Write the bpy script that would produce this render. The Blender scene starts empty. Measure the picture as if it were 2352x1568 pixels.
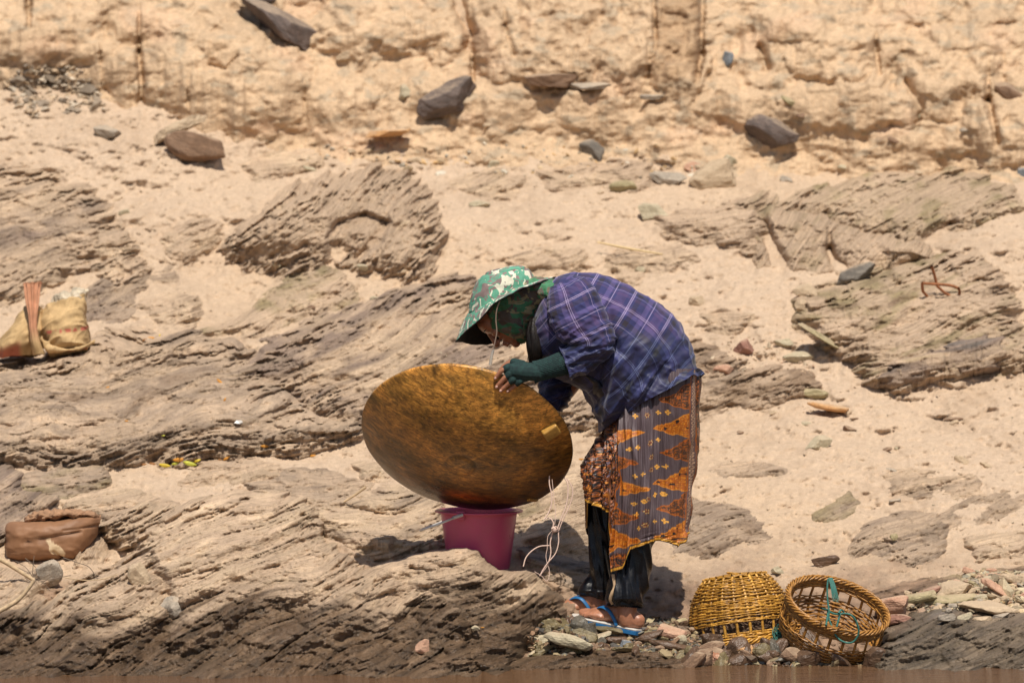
import bpy, math, random
import numpy as np
from mathutils import Vector, Matrix
import mathutils

SC = bpy.context.scene
COL = SC.collection
R_ = math.radians
# ------------------------------------------------------------------ camera, world, sun
CAM_D, CAM_H = 20.0, 2.1
MPX = 644.0                      # photo pixels per metre at the person's distance
PITCH = math.atan((CAM_H - (1511 - 784) / MPX) / CAM_D)
FOC = MPX * CAM_D / math.cos(PITCH)
cd = bpy.data.cameras.new("camera"); cam = bpy.data.objects.new("camera", cd); COL.objects.link(cam)
cam.location = (0, -CAM_D, CAM_H); cam.rotation_euler = (math.pi / 2 - PITCH, 0, 0)
cd.sensor_width = 36; cd.lens = 36 * FOC / 2352; cd.clip_start = 0.5; cd.clip_end = 500
cd.dof.use_dof = True; cd.dof.focus_distance = 19.9; cd.dof.aperture_fstop = 4.2
SC.camera = cam
SUN_EL, SUN_AZ = R_(60), R_(7)   # azimuth measured from straight behind the camera towards the right
S = Vector((math.sin(SUN_AZ) * math.cos(SUN_EL), -math.cos(SUN_AZ) * math.cos(SUN_EL), math.sin(SUN_EL)))
w = bpy.data.worlds.new("World"); SC.world = w; w.use_nodes = True
nt = w.node_tree; nt.nodes.clear()
sky = nt.nodes.new('ShaderNodeTexSky'); sky.sky_type = 'NISHITA'; sky.sun_disc = False
sky.sun_elevation = SUN_EL; sky.sun_rotation = math.atan2(S.x, S.y); sky.dust_density = 2.0; sky.air_density = 1.0
bg = nt.nodes.new('ShaderNodeBackground'); bg.inputs[1].default_value = 0.075
wo = nt.nodes.new('ShaderNodeOutputWorld')
nt.links.new(sky.outputs[0], bg.inputs[0]); nt.links.new(bg.outputs[0], wo.inputs[0])
ld = bpy.data.lights.new("sun", 'SUN'); ld.energy = 4.6; ld.angle = R_(0.53); ld.color = (1.0, 0.93, 0.82)
sun = bpy.data.objects.new("sun", ld); COL.objects.link(sun)
sun.rotation_euler = S.to_track_quat('Z', 'Y').to_euler(); sun.location = (4, -8, 12)
vs = SC.view_settings; vs.view_transform = 'Standard'; vs.look = 'None'; vs.exposure = 0.12; vs.gamma = 1.0
vs.use_curve_mapping = False

# ------------------------------------------------------------------ photo pixel (2352 wide) + depth -> world point
FW = np.array([0, math.cos(PITCH), -math.sin(PITCH)]); UP = np.array([0, math.sin(PITCH), math.cos(PITCH)])
def PP(px, py, Y):
    px = np.asarray(px, float); py = np.asarray(py, float); Y = np.asarray(Y, float)
    a = (px - 1176) / FOC; b = (784 - py) / FOC
    dy = FW[1] + UP[1] * b; dz = FW[2] + UP[2] * b
    k = (Y + CAM_D) / dy
    return np.stack(np.broadcast_arrays(a * k, Y, CAM_H + dz * k), -1)
def P(px, py, Y): return Vector(PP(px, py, Y).tolist())

# ------------------------------------------------------------------ noise
def _perm(seed):
    r = np.random.RandomState(seed)
    p = r.permutation(256).astype(np.int32)
    return np.concatenate([p, p]), r.rand(256).astype(np.float32) * 2 * np.pi
def pn(x, y, seed=0):
    p, a = _perm(seed)
    gx = np.cos(a); gy = np.sin(a)
    x = np.asarray(x, np.float32); y = np.asarray(y, np.float32)
    x, y = np.broadcast_arrays(x, y)
    xi = np.floor(x).astype(np.int32); yi = np.floor(y).astype(np.int32)
    xf = x - xi; yf = y - yi; xi &= 255; yi &= 255
    xj = (xi + 1) & 255; yj = (yi + 1) & 255
    def g(ix, iy, fx, fy):
        h = p[ix + p[iy]]
        return gx[h] * fx + gy[h] * fy
    u = xf * xf * xf * (xf * (xf * 6 - 15) + 10); v = yf * yf * yf * (yf * (yf * 6 - 15) + 10)
    n00 = g(xi, yi, xf, yf); n10 = g(xj, yi, xf - 1, yf); n01 = g(xi, yj, xf, yf - 1); n11 = g(xj, yj, xf - 1, yf - 1)
    return ((n00 * (1 - u) + n10 * u) * (1 - v) + (n01 * (1 - u) + n11 * u) * v) * 1.5
def fbm(x, y, o=4, seed=0, gain=.5, lac=2.03):
    s = 0; a = 1.0
    for i in range(o):
        s = s + a * pn(x, y, seed + i * 7); x = x * lac + 5.3; y = y * lac + 1.7; a *= gain
    return s
def ridged(x, y, o=4, seed=0, gain=.5):
    s = 0; a = 1.0
    for i in range(o):
        s = s + a * (1 - np.abs(pn(x, y, seed + i * 7)) * 2); x = x * 2.07 + 3.1; y = y * 2.07 + 9.2; a *= gain
    return s / 2
def sst(a, b, x):
    t = np.clip((x - a) / (b - a), 0, 1); return t * t * (3 - 2 * t)
_tab = np.random.RandomState(77).rand(8192).astype(np.float32)
def vn1(i, t, step=None):
    """value noise along t, independent for each integer layer i"""
    tt = t + (i * 37.77) % 971
    k = np.floor(tt).astype(np.int64); f = tt - k
    if step is not None: f = np.clip((f - step) / (1 - step), 0, 1)
    f = f * f * (3 - 2 * f)
    k = (k + i.astype(np.int64) * 613)
    return _tab[k & 8191] * (1 - f) + _tab[(k + 1) & 8191] * f
def layers(s, t, seed, tf, edge=.12, step=None):
    """bedding layers: returns (offset per layer 0..1, position inside layer, layer id)"""
    k = np.floor(s); f = s - k; k = k.astype(np.int64) + seed * 101
    a = vn1(k, t * tf, step); b = vn1(k + 1, t * tf, step)
    w_ = sst(1 - edge, 1, f)
    return a * (1 - w_) + b * w_, f * (1 - w_), k
def sdf_poly(x, y, poly):
    d = np.full(x.shape, 1e9, np.float32); ins = np.zeros(x.shape, bool)
    n = len(poly)
    for i in range(n):
        x0, y0 = poly[i]; x1, y1 = poly[(i + 1) % n]
        ex, ey = x1 - x0, y1 - y0
        t = np.clip(((x - x0) * ex + (y - y0) * ey) / (ex * ex + ey * ey + 1e-9), 0, 1)
        d = np.minimum(d, np.hypot(x - x0 - t * ex, y - y0 - t * ey))
        if y0 != y1:
            c = ((y0 > y) != (y1 > y)) & (x < (x1 - x0) * (y - y0) / (y1 - y0) + x0)
            ins ^= c
    return np.where(ins, d, -d)
def sdf_seg(x, y, pts):
    d = np.full(x.shape, 1e9, np.float32)
    for (x0, y0), (x1, y1) in zip(pts[:-1], pts[1:]):
        ex, ey = x1 - x0, y1 - y0
        t = np.clip(((x - x0) * ex + (y - y0) * ey) / (ex * ex + ey * ey + 1e-9), 0, 1)
        d = np.minimum(d, np.hypot(x - x0 - t * ex, y - y0 - t * ey))
    return d

# ------------------------------------------------------------------ mesh helpers
def mesh_np(name, V, F, mat=None, parent=None, smooth=True, col=None, wet=None, uv=None, mats=None, fm=None):
    """V (n,3), F (m,4) or (m,3) index array"""
    V = np.asarray(V, np.float32).reshape(-1, 3); F = np.asarray(F, np.int32); m, k = F.shape
    me = bpy.data.meshes.new(name)
    me.vertices.add(len(V)); me.vertices.foreach_set("co", V.ravel())
    me.loops.add(m * k); me.loops.foreach_set("vertex_index", F.ravel())
    me.polygons.add(m); me.polygons.foreach_set("loop_start", np.arange(0, m * k, k, dtype=np.int32))
    me.polygons.foreach_set("loop_total", np.full(m, k, np.int32))
    me.polygons.foreach_set("use_smooth", np.full(m, smooth, bool))
    for mm in (mats or ([mat] if mat else [])): me.materials.append(mm)
    if fm is not None: me.polygons.foreach_set("material_index", np.asarray(fm, np.int32))
    me.update(calc_edges=True)
    if col is not None:
        a = me.attributes.new("Col", 'FLOAT_COLOR', 'POINT')
        c = np.ones((len(V), 4), np.float32); c[:, :3] = np.asarray(col, np.float32).reshape(-1, 3)
        a.data.foreach_set("color", c.ravel())
    if wet is not None:
        a = me.attributes.new("Wet", 'FLOAT', 'POINT'); a.data.foreach_set("value", np.asarray(wet, np.float32).ravel())
    if uv is not None:
        l = me.uv_layers.new(name="UVMap"); l.data.foreach_set("uv", np.asarray(uv, np.float32).reshape(-1, 2)[F.ravel()].ravel())
    o = bpy.data.objects.new(name, me); COL.objects.link(o)
    if parent is not None: o.parent = parent
    return o
def grid_faces(nv, nu, wrap=False):
    i = np.arange(nv - 1)[:, None]; j = np.arange(nu if wrap else nu - 1)[None]
    j2 = (j + 1) % nu
    return np.stack([(i * nu + j), (i * nu + j2), ((i + 1) * nu + j2), ((i + 1) * nu + j)], -1).reshape(-1, 4)
def tag(o, label=None, cat=None, group=None, kind=None):
    if label: o["label"] = label
    if cat: o["category"] = cat
    if group: o["group"] = group
    if kind: o["kind"] = kind
    return o
def empty(name, loc, label=None, cat=None, group=None):
    o = bpy.data.objects.new(name, None); COL.objects.link(o); o.location = loc; o.empty_display_size = .05
    tag(o, label, cat, group); return o
def adopt(o, parent):
    """world-built mesh child of an empty that is already placed"""
    o.parent = parent; o.matrix_parent_inverse = Matrix.Translation(-parent.location)
    return o

# ------------------------------------------------------------------ material helpers
def mat_new(name):
    m = bpy.data.materials.new(name); m.use_nodes = True
    n = m.node_tree; b = n.nodes['Principled BSDF']; return m, n, b
def N(nt, typ, **kw):
    n = nt.nodes.new(typ)
    for k, v in kw.items():
        if k.startswith('i_'): n.inputs[int(k[2:])].default_value = v
        else: setattr(n, k, v)
    return n
def ramp(nt, src, stops, interp='LINEAR'):
    r = nt.nodes.new('ShaderNodeValToRGB'); r.color_ramp.interpolation = interp
    e = r.color_ramp.elements
    while len(e) < len(stops): e.new(.5)
    for el, (p_, c) in zip(e, stops):
        el.position = p_; el.color = tuple(c) + (1,) if len(c) == 3 else c
    nt.links.new(src, r.inputs[0]); return r.outputs[0]
def mixc(nt, fac, a, b, mode='MIX'):
    m = nt.nodes.new('ShaderNodeMix'); m.data_type = 'RGBA'; m.blend_type = mode
    for s_, v in ((0, fac), (6, a), (7, b)):
        if hasattr(v, 'is_linked') or hasattr(v, 'links'): nt.links.new(v, m.inputs[s_])
        elif s_ == 0: m.inputs[0].default_value = v
        else: m.inputs[s_].default_value = tuple(v) + (1,) if len(v) == 3 else v
    return m.outputs[2]
def mth(nt, op, a, b=None, c=None):
    m = nt.nodes.new('ShaderNodeMath'); m.operation = op
    for i, v in enumerate((a, b, c)):
        if v is None: continue
        if isinstance(v, (int, float)): m.inputs[i].default_value = v
        else: nt.links.new(v, m.inputs[i])
    return m.outputs[0]
def noise(nt, vec, scale, detail=4, rough=.55, out=0, dist=0):
    n = nt.nodes.new('ShaderNodeTexNoise'); n.inputs['Scale'].default_value = scale; n.inputs['Detail'].default_value = detail
    n.inputs['Roughness'].default_value = rough; n.inputs['Distortion'].default_value = dist
    if vec is not None: nt.links.new(vec, n.inputs['Vector'])
    return n.outputs[out]
def mapping(nt, vec, scale, rot=(0, 0, 0)):
    m = nt.nodes.new('ShaderNodeMapping'); m.inputs['Scale'].default_value = scale; m.inputs['Rotation'].default_value = rot
    nt.links.new(vec, m.inputs['Vector']); return m.outputs[0]
def bump(nt, bsdf, h, strength=.5, dist=.01, prev=None):
    b = nt.nodes.new('ShaderNodeBump'); b.inputs['Strength'].default_value = strength; b.inputs['Distance'].default_value = dist
    nt.links.new(h, b.inputs['Height'])
    if prev is not None: nt.links.new(prev, b.inputs['Normal'])
    nt.links.new(b.outputs[0], bsdf.inputs['Normal']); return b.outputs[0]
def simple_mat(name, color, rough=.6, var=.25, scale=30, bmp=.2, bd=.003, metal=0, spec=.5, var2=None):
    m, n, b = mat_new(name)
    geo = N(n, 'ShaderNodeTexCoord').outputs['Object']
    nz = noise(n, geo, scale, 5)
    c2 = var2 or tuple(c * (1 - var) for c in color)
    c = ramp(n, nz, [(.3, c2), (.7, tuple(min(1, k * (1 + var * .5)) for k in color))])
    n.links.new(c, b.inputs['Base Color']); b.inputs['Roughness'].default_value = rough; b.inputs['Metallic'].default_value = metal
    b.inputs['Specular IOR Level'].default_value = spec
    if bmp: bump(n, b, noise(n, geo, scale * 4, 3), bmp, bd)
    return m

def terrain_mat(name, lam=0.0, fine=1.0):
    """vertex colour x fine grain; lam = strength of bedding lamination along the UV map"""
    m, n, b = mat_new(name)
    at = N(n, 'ShaderNodeAttribute', attribute_name="Col"); we = N(n, 'ShaderNodeAttribute', attribute_name="Wet")
    co = N(n, 'ShaderNodeTexCoord')
    g1 = noise(n, co.outputs['Object'], 260, 3, .6)
    g2 = noise(n, co.outputs['Object'], 45, 5, .6)
    v = ramp(n, g1, [(.25, (.80, .79, .78)), (.75, (1.2, 1.2, 1.2))])
    v2 = ramp(n, g2, [(.3, (.88, .87, .86)), (.7, (1.12, 1.12, 1.12))])
    c = mixc(n, 1.0, at.outputs['Color'], v, 'MULTIPLY'); c = mixc(n, 1.0, c, v2, 'MULTIPLY')
    hsum = mth(n, 'ADD', mth(n, 'MULTIPLY', g1, .5), mth(n, 'MULTIPLY', g2, 1.2))
    if lam:
        uvm = mapping(n, co.outputs['UV'], (9, 170, 1))
        l1 = noise(n, uvm, 1.0, 4, .6, dist=.4)
        uvm2 = mapping(n, co.outputs['UV'], (26, 560, 1))
        l2 = noise(n, uvm2, 1.0, 3, .6, dist=.3)
        lc = ramp(n, l1, [(.30, (.52, .50, .50)), (.42, (.88, .87, .87)), (.55, (1.02, 1.02, 1.02)), (.72, (1.22, 1.2, 1.17))])
        lc2 = ramp(n, l2, [(.3, (.82, .81, .80)), (.7, (1.1, 1.1, 1.1))])
        c = mixc(n, lam, c, mixc(n, 1.0, c, mixc(n, 1.0, lc, lc2, 'MULTIPLY'), 'MULTIPLY'))
        hsum = mth(n, 'ADD', hsum, mth(n, 'MULTIPLY', mth(n, 'ADD', mth(n, 'MULTIPLY', l1, 2.0), l2), 2.2 * lam))
    n.links.new(c, b.inputs['Base Color'])
    r = ramp(n, we.outputs['Fac'], [(0, (.9, .9, .9)), (1, (.34, .34, .34))])
    n.links.new(r, b.inputs['Roughness'])
    b.inputs['Specular IOR Level'].default_value = .35
    bump(n, b, hsum, .75 * fine, .006)
    return m
# ------------------------------------------------------------------ ground profile (depth of the bank for each height in the view)
ROWS = np.array([-900, -300, 0, 150, 300, 400, 500, 700, 900, 1050, 1150, 1250, 1300, 1350, 1400, 1450, 1500, 1540, 1620, 1800, 2100], float)
YR = np.array([9, 6.6, 5.9, 5.6, 5.3, 5.0, 4.4, 3.4, 2.6, 1.9, 1.42, .88, .60, .34, .11, -.09, -.23, -.36, -.9, -2.0, -5])
YL = np.array([9, 6.6, 5.9, 5.6, 5.3, 5.0, 4.4, 3.4, 2.4, 1.6, 1.02, .52, .31, .12, -.02, -.15, -.25, -.38, -.9, -2.0, -5])
def soften(Y, k):
    """take k of every overhang out of a relief (row 0 is the top): faces become upright instead of undercut"""
    m = np.maximum.accumulate(Y[::-1], axis=0)[::-1]
    return Y * (1 - k) + m * k
def Ysand(px, py):
    a = np.interp(py, ROWS, YR); b = np.interp(py, ROWS, YL)
    w_ = sst(1400, 1280, np.asarray(px, float))
    y = a * (1 - w_) + b * w_
    return y
def sand_relief(px, py):
    """towards-camera relief of the sand, metres"""
    far = sst(1500, 350, py)
    h = .10 * fbm(px / 420, py / 260, 3, 3) * (.3 + far) + .045 * fbm(px / 110, py / 60, 3, 5) + .028 * fbm(px / 34, py / 17, 4, 11) + .009 * fbm(px / 9, py / 6, 3, 15)
    lump = np.clip(fbm(px / 16, py / 10, 3, 21) - .15, 0, 1) * sst(.1, .5, fbm(px / 230, py / 120, 2, 31))
    h += .035 * lump * (1 - .6 * sst(300, 500, px) * sst(1500, 900, py))
    return h
def smooth_min_surf(): pass
def sand_col(px, py):
    n = fbm(px / 260, py / 120, 4, 41); n2 = fbm(px / 30, py / 16, 4, 43); n3 = fbm(px / 900, py / 500, 2, 47)
    c = np.empty(px.shape + (3,), np.float32)
    base = np.array([.500, .376, .268]); yel = np.array([.480, .345, .222]); dark = np.array([.34, .24, .16])
    k = np.clip(.5 + n3 * 1.0, 0, 1)[..., None]
    c[:] = base * (1 - k * .4) + yel * k * .4
    d = np.clip(n * .65 + n2 * .45, 0, 1)[..., None] * .62
    c = c * (1 - d) + dark * d
    # damp sand close to the river
    wl = sst(1225, 1400, py + 75 * fbm(px / 240, py / 90, 4, 51) - 30 * sst(1700, 2300, px))
    damp = np.array([.245, .160, .105])
    c = c * (1 - wl[..., None]) + damp * (1 + .35 * n2[..., None]) * wl[..., None]
    spk = sst(.55, .8, pn(px / 5.3, py / 3.9, 61))[..., None] * .35
    return c * (1 - spk), wl * .35
def build_sheet(name, xs, ys, Yf, mat, label=None, kind='structure', colf=sand_col, soft=0):
    X, Yp = np.meshgrid(xs, ys)
    Y = Yf(X, Yp)
    if soft: Y = soften(Y, soft)
    V = PP(X, Yp, Y); c, wt = colf(X, Yp)
    uv = np.stack([X / MPX, Yp / MPX], -1)
    o = mesh_np(name, V, grid_faces(len(ys), len(xs))[:, ::-1], mat, col=c, wet=wt, uv=uv)
    tag(o, kind=kind); return o
M_SAND = terrain_mat("sand_grain", 0, 1.0)
M_ROCK = terrain_mat("bedded_rock", .75, 1.0)
M_CLAY = terrain_mat("dry_clay", 0, 1.6)
def seg(a, b, n): return np.linspace(a, b, n, endpoint=False)
xs = np.concatenate([seg(-1100, -60, 60), np.arange(-60, 2412, 4.0), np.linspace(2412, 3450, 60)])
ysr = np.concatenate([seg(-900, 60, 60), np.arange(60, 1580, 3.6), np.linspace(1580, 2100, 30)])
# sand dunes drawn as their own low mounds (towards the camera)
def mound(px, py, cx, cy, rx, ry, h):
    r = ((px - cx) / rx) ** 2 + ((py - cy) / ry) ** 2
    return h * np.exp(-r * 1.4)
def Yground(px, py):
    inside = sst(-300, 0, py)
    h = sand_relief(px, py) * inside
    h += mound(px, py, 170, 340, 440, 130, .30) + mound(px, py, 2330, 560, 260, 130, .28) + mound(px, py, 700, 500, 400, 90, .15)
    h -= mound(px, py, 560, 640, 180, 90, .12)
    h += mound(px, py, 1315, 1466, 70, 24, .10) + mound(px, py, 1760, 1500, 90, 22, .06)
    return Ysand(px, py) - h
build_sheet("sand_bank", xs, ysr, Yground, M_SAND)

# ------------------------------------------------------------------ clay cliff at the back of the bank
CRACKS = [([(318, 120), (326, 200), (322, 250), (330, 300)], 7, .25), ([(66, -40), (66, 60)], 6, .2), ([(1040, -20), (1062, 40), (1085, 80), (1075, 110)], 12, .3),
          ([(1085, 120), (1087, 190)], 5, .18), ([(1612, -60), (1612, 120), (1600, 190)], 7, .18), ([(1745, 110), (1762, 160)], 10, .15), ([(2010, 100), (2020, 170)], 6, .08),
          ([(230, 120), (236, 200), (260, 225)], 4, .1), ([(480, 150), (520, 160), (545, 130)], 4, .07), ([(700, 230), (706, 300)], 3, .06), ([(430, 210), (436, 300)], 3, .07),
          ([(1160, 60), (1180, 130)], 4, .08), ([(1500, -30), (1506, 100), (1490, 180)], 5, .1), ([(2080, 190), (2120, 250), (2100, 300)], 6, .1), ([(2270, 230), (2290, 330)], 9, .2)]
BLOCKS = [(520, 190, 190, 150, .45), (270, 200, 55, 90, .25), (120, 100, 150, 60, .25), (330, 40, 210, 60, .2), (900, 60, 180, 70, .3), (1240, 80, 160, 120, .42), (1440, 60, 140, 140, .35),
          (1560, 90, 60, 150, .30), (1120, 240, 150, 60, .22), (1330, 260, 150, 60, .2), (760, 250, 110, 70, .2), (1900, 100, 190, 90, .3), (1960, 240, 170, 60, .35), (2180, 150, 120, 90, .3),
          (2300, 300, 90, 80, .3), (1700, 230, 100, 50, .2), (1500, 300, 120, 40, .12), (1780, 150, 90, 60, .2), (620, 330, 140, 30, .12), (2100, 330, 120, 50, .18), (900, 320, 160, 40, .1)]
def clay_relief(px, py):
    wx = px + 26 * fbm(px / 70, py / 70, 4, 101); wy = py + 22 * fbm(px / 70 + 9, py / 70, 4, 102)
    h = np.zeros(px.shape, np.float32)
    for cx, cy, rx, ry, a in BLOCKS:
        r = (np.abs((wx - cx) / rx)) ** 2.6 + (np.abs((wy - cy) / ry)) ** 2.6
        h = np.maximum(h, .62 * a * sst(1.45, .15, r) - .02)
    h += .12
    for pts, wd, dp in CRACKS:
        d = sdf_seg(px + 3 * pn(px / 9, py / 9, 7), py, pts)
        h -= dp * np.exp(-(d / wd) ** 2)
    h += .09 * fbm(wx / 150, wy / 110, 4, 111, .55) + .016 * ridged(wx / 80, wy / 60, 3, 113, .5)
    h += .016 * np.abs(fbm(wx / 34, wy / 30, 3, 117)) + .004 * fbm(px / 9, py / 8, 3, 119)
    # pitted, honeycombed faces right of the middle
    pit = sst(1080, 1200, px) * sst(1640, 1600, px) * sst(240, 190, py)
    h -= pit * .045 * np.clip(fbm(px / 34, py / 26, 2, 123) - .05, 0, 1)
    # downward streaks in the loose face on the right
    st = sst(1650, 1800, px)
    h += st * .05 * ridged((px + py * .45) / 70, (py - px * .25) / 200, 3, 127)
    return h
def Yclay(px, py):
    toe = np.interp(px, [-1100, 0, 190, 330, 520, 760, 1000, 1400, 1800, 2100, 2352, 3450], [262, 262, 285, 345, 385, 400, 395, 385, 410, 440, 470, 470])
    toe = toe + 22 * fbm(px / 90, px * 0 + 3, 4, 131)
    g = sst(toe + 4, toe - 190, py)
    base = np.interp(py, [-900, -300, 0, 150, 300, 400, 520], [9, 6.6, 5.9, 5.6, 5.3, 5.0, 4.35]) + .02
    r = (clay_relief(px, py) - .06) * .78
    return base - (r * (.12 + .88 * g) + .16 * g + sand_relief(px, py) * (1 - g)) * sst(-500, -60, py) - .02 + .10 * sst(toe - 30, toe + 60, py) + .03 * fbm(px / 60, py / 40, 3, 133)
def clay_col(px, py):
    n = fbm(px / 120, py / 90, 5, 141); n2 = fbm(px / 22, py / 18, 4, 143)
    c = np.empty(px.shape + (3,), np.float32)
    c[:] = np.array([.545, .390, .250])
    c *= (1 + .10 * n[..., None])
    g = sst(.25, .6, fbm(px / 55, py / 26, 4, 147))[..., None] * .55          # grey-green stones showing
    c = c * (1 - g) + np.array([.36, .30, .22]) * g
    p = sst(.3, .62, fbm(px / 200 + 4, py / 130, 3, 149))[..., None] * .45
    c = c * (1 - p) + np.array([.60, .40, .26]) * p
    d = (sst(1490, 1515, px + 8 * n2) * sst(1615, 1600, px) * sst(215, 150, py + 20 * n2))[..., None] * .5   # damp streak and shadowed strip painted as one brown column
    c = c * (1 - d) + np.array([.30, .175, .085]) * d
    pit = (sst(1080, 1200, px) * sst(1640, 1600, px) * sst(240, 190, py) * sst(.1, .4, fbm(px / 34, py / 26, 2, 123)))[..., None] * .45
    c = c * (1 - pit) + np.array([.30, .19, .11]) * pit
    g2 = (sst(250, 130, px + 30 * n) * sst(105, 150, py) * sst(275, 240, py + 10 * n2))[..., None] * .75      # rubble with dry weeds, far left
    rub = (np.array([.36, .26, .17]) * (1 + .7 * n2[..., None]))
    c = c * (1 - g2) + rub * g2
    return c * (1 + .12 * n2[..., None]), np.zeros(px.shape)
xc = np.concatenate([seg(-1100, -60, 50), np.arange(-60, 2412, 3.4), np.linspace(2412, 3450, 50)])
yc = np.concatenate([seg(-900, -60, 40), np.arange(-60, 450, 3.2)])
build_sheet("clay_cliff", xc, yc, Yclay, M_CLAY, colf=clay_col, soft=.62)

# ------------------------------------------------------------------ bedrock outcrops, each a relief body rising out of the sand
DUST = np.array([.49, .36, .25])
TAN = np.array([.47, .345, .235]); TAN2 = np.array([.56, .42, .285]); GRY = np.array([.335, .25, .18]); BRN = np.array([.27, .185, .12]); WETC = np.array([.088, .055, .032])
PURP = np.array([.26, .19, .145]); OLV = np.array([.30, .235, .13]); SLT = np.array([.17, .15, .135])
OUT = []
def outcrop(label, poly, H, wd, ang, cols, dust, amp=1.0, rough=25, seed=1, wet=None, thick=(46, 19, 8), lump=.05, extra=None, below=.05, crumble=0, step=2.3, wt=None, bend=30, bury=1.0):
    poly = np.array(poly, float); pad = rough + 14
    x0, y0 = poly.min(0) - pad; x1, y1 = poly.max(0) + pad
    xs_ = np.arange(max(x0, -500), min(x1, 2550), step); ys_ = np.arange(y0, y1, step)
    X, Yv = np.meshgrid(xs_, ys_)
    X = X.astype(np.float32); Yv = Yv.astype(np.float32)
    d = sdf_poly(X, Yv, poly) + 13 * bury
    a = R_(ang); ca, sa = math.cos(a), math.sin(a)
    t = X * ca - Yv * sa; s = X * sa + Yv * ca            # t along the beds (rising to the right), s across them, growing downwards
    s = s + bend * fbm(t / 380, s / 300, 2, seed) + .16 * bend * fbm(t / 150, s / 60, 3, seed + 3)
    d = d + rough * fbm(t / 95, s / 32, 4, seed + 5) * sst(-80, 0, d + 40)
    gy = np.gradient(d, step, axis=0); up_edge = sst(-.2, .6, gy)            # 1 on upper rims, 0 on lower rims
    wdd = wd * (1.6 - .8 * up_edge)
    u = np.clip(d / wdd, 0, 1)
    env = 1 - (1 - u) ** 2
    H = H * .74
    cover = (bury * .62 * (.035 * np.clip(fbm(X / 130, Yv / 60, 3, seed + 51) + .25, -.2, 1) + .02 * np.clip(fbm(X / 34, Yv / 18, 3, seed + 53), -.2, 1)))
    l1, f1, k1 = layers(s / thick[0] + .35 * pn(t / 300, s / 80, seed + 8), t, seed, 1 / 420, .34)
    l2, f2, k2 = layers(s / thick[1] + .25 * pn(t / 200, s / 60, seed + 9), t, seed + 1, 1 / 210, .4)
    l3, f3, k3 = layers(s / thick[2] + .3 * pn(t / 90, s / 40, seed + 10), t, seed + 2, 1 / 90, .5)
    blk = vn1(k1 * 0 + seed, t / 170 + l1 * .4, .9)
    rel = .042 * fbm(t / 460, s / 66, 2, seed + 41) + .016 * (ridged(t / 380, s / 34, 2, seed + 43) - .4)
    rel += .016 * (l1 - .5) + .0085 * (l2 - .5) + .0035 * (l3 - .5) + .009 * (f1 - .5) * l1 + .004 * (f2 - .5) + .010 * (blk - .5)
    rel += .0020 * fbm(t / 130, s / 6.5, 3, seed + 45)
    gap1 = np.exp(-(np.minimum(f1, 1 - f1) / .05) ** 2) * sst(.60, .8, vn1(k1 + 7, t / 110)) * .016
    gap2 = np.exp(-(np.minimum(f2, 1 - f2) / .08) ** 2) * sst(.60, .8, vn1(k2 + 9, t / 75)) * .011
    gap = gap1 + gap2
    rel += .0016 * fbm(t / 16, s / 8, 3, seed + 11)
    lp = lump * fbm(X / 170, Yv / 110, 3, seed + 13)
    if crumble: rel = rel * (1 - .5 * crumble) + crumble * (.03 * ridged(X / 30, Yv / 22, 4, seed + 17, .6) + .012 * fbm(X / 8, Yv / 7, 2, seed + 19))
    fade = sst(0, 16, d)
    h = H * env + (rel * amp + lp) * (.25 + .75 * env) * fade
    h = h - cover
    h = np.where(d < 0, -.004 + d * .0012, h)
    if extra is not None: h = h + extra(X, Yv, d) * fade
    h -= .018 * sst(30, 0, d)
    hs = sand_relief(X, Yv)
    Ys = Yground(X, Yv)
    keep = (h > -below)
    Yr = Ys - h
    Ym = np.where(keep, Yr, -50)                                     # overhangs are only measured against this rock itself
    Y = np.where(keep, soften(Ym, .60), Yr)
    Y = np.where(keep, np.minimum(Y, Yr + .22), Yr) + gap * amp * fade
    # colour
    tint = .55 * l1 + .3 * l2 + .15 * l3 + .25 * fbm(t / 130, s / 40, 3, seed + 23)
    tint = np.clip(tint, 0, 1)[..., None]
    n = len(cols) - 1
    q = tint * n; i = np.clip(np.floor(q[..., 0]).astype(int), 0, n - 1); fr = q - i[..., None]
    C = np.array(cols)
    c = C[i] * (1 - fr) + C[i + 1] * fr
    c = c * (.76 + .34 * l3 + .18 * l2)[..., None]
    dn = sst(.14, .60, dust + .55 * fbm(X / 75, Yv / 45, 4, seed + 29) + .35 * (f1 - .6) * -1 - .2)[..., None]
    dn = dn * .8
    c = c * (1 - dn) + DUST * dn
    W = np.zeros(X.shape, np.float32)
    if wet is not None:
        line = np.interp(X, [p_[0] for p_ in wet], [p_[1] for p_ in wet]) + 34 * (l2 - .5) + 40 * (l1 - .5) + 40 * fbm(t / 200, s / 40, 4, seed + 31)
        W = .35 * sst(-70, 30, Yv - line) + .65 * sst(-12, 34, Yv - line)
        wc = (wt if wt is not None else WETC) * (.55 + .55 * tint + .75 * l3[..., None] + .6 * np.clip(fbm(t / 60, s / 9, 3, seed + 37), -.6, 1)[..., None])
        W2 = (W * (.86 + .14 * l2))[..., None]
        c = c * (1 - W2) + wc * W2
        pale = (sst(.35, .6, l2) * sst(.5, .8, l3) * sst(160, 0, Yv - line))[..., None] * .35 * W[..., None]
        c = c * (1 - pale) + TAN * .8 * pale
    F = grid_faces(len(ys_), len(xs_))[:, ::-1]
    kf = keep.ravel()[F].any(1) & (d.ravel()[F].max(1) > -30)
    F = F[kf]
    used = np.unique(F); remap = np.zeros(X.size, np.int32); remap[used] = np.arange(len(used))
    V = PP(X, Yv, Y).reshape(-1, 3)[used]
    uv = np.stack([t / MPX, s / MPX], -1).reshape(-1, 2)[used]
    o = mesh_np("rock_outcrop", V, remap[F], M_ROCK, col=c.reshape(-1, 3)[used], wet=(W * .9).ravel()[used], uv=uv)
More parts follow.
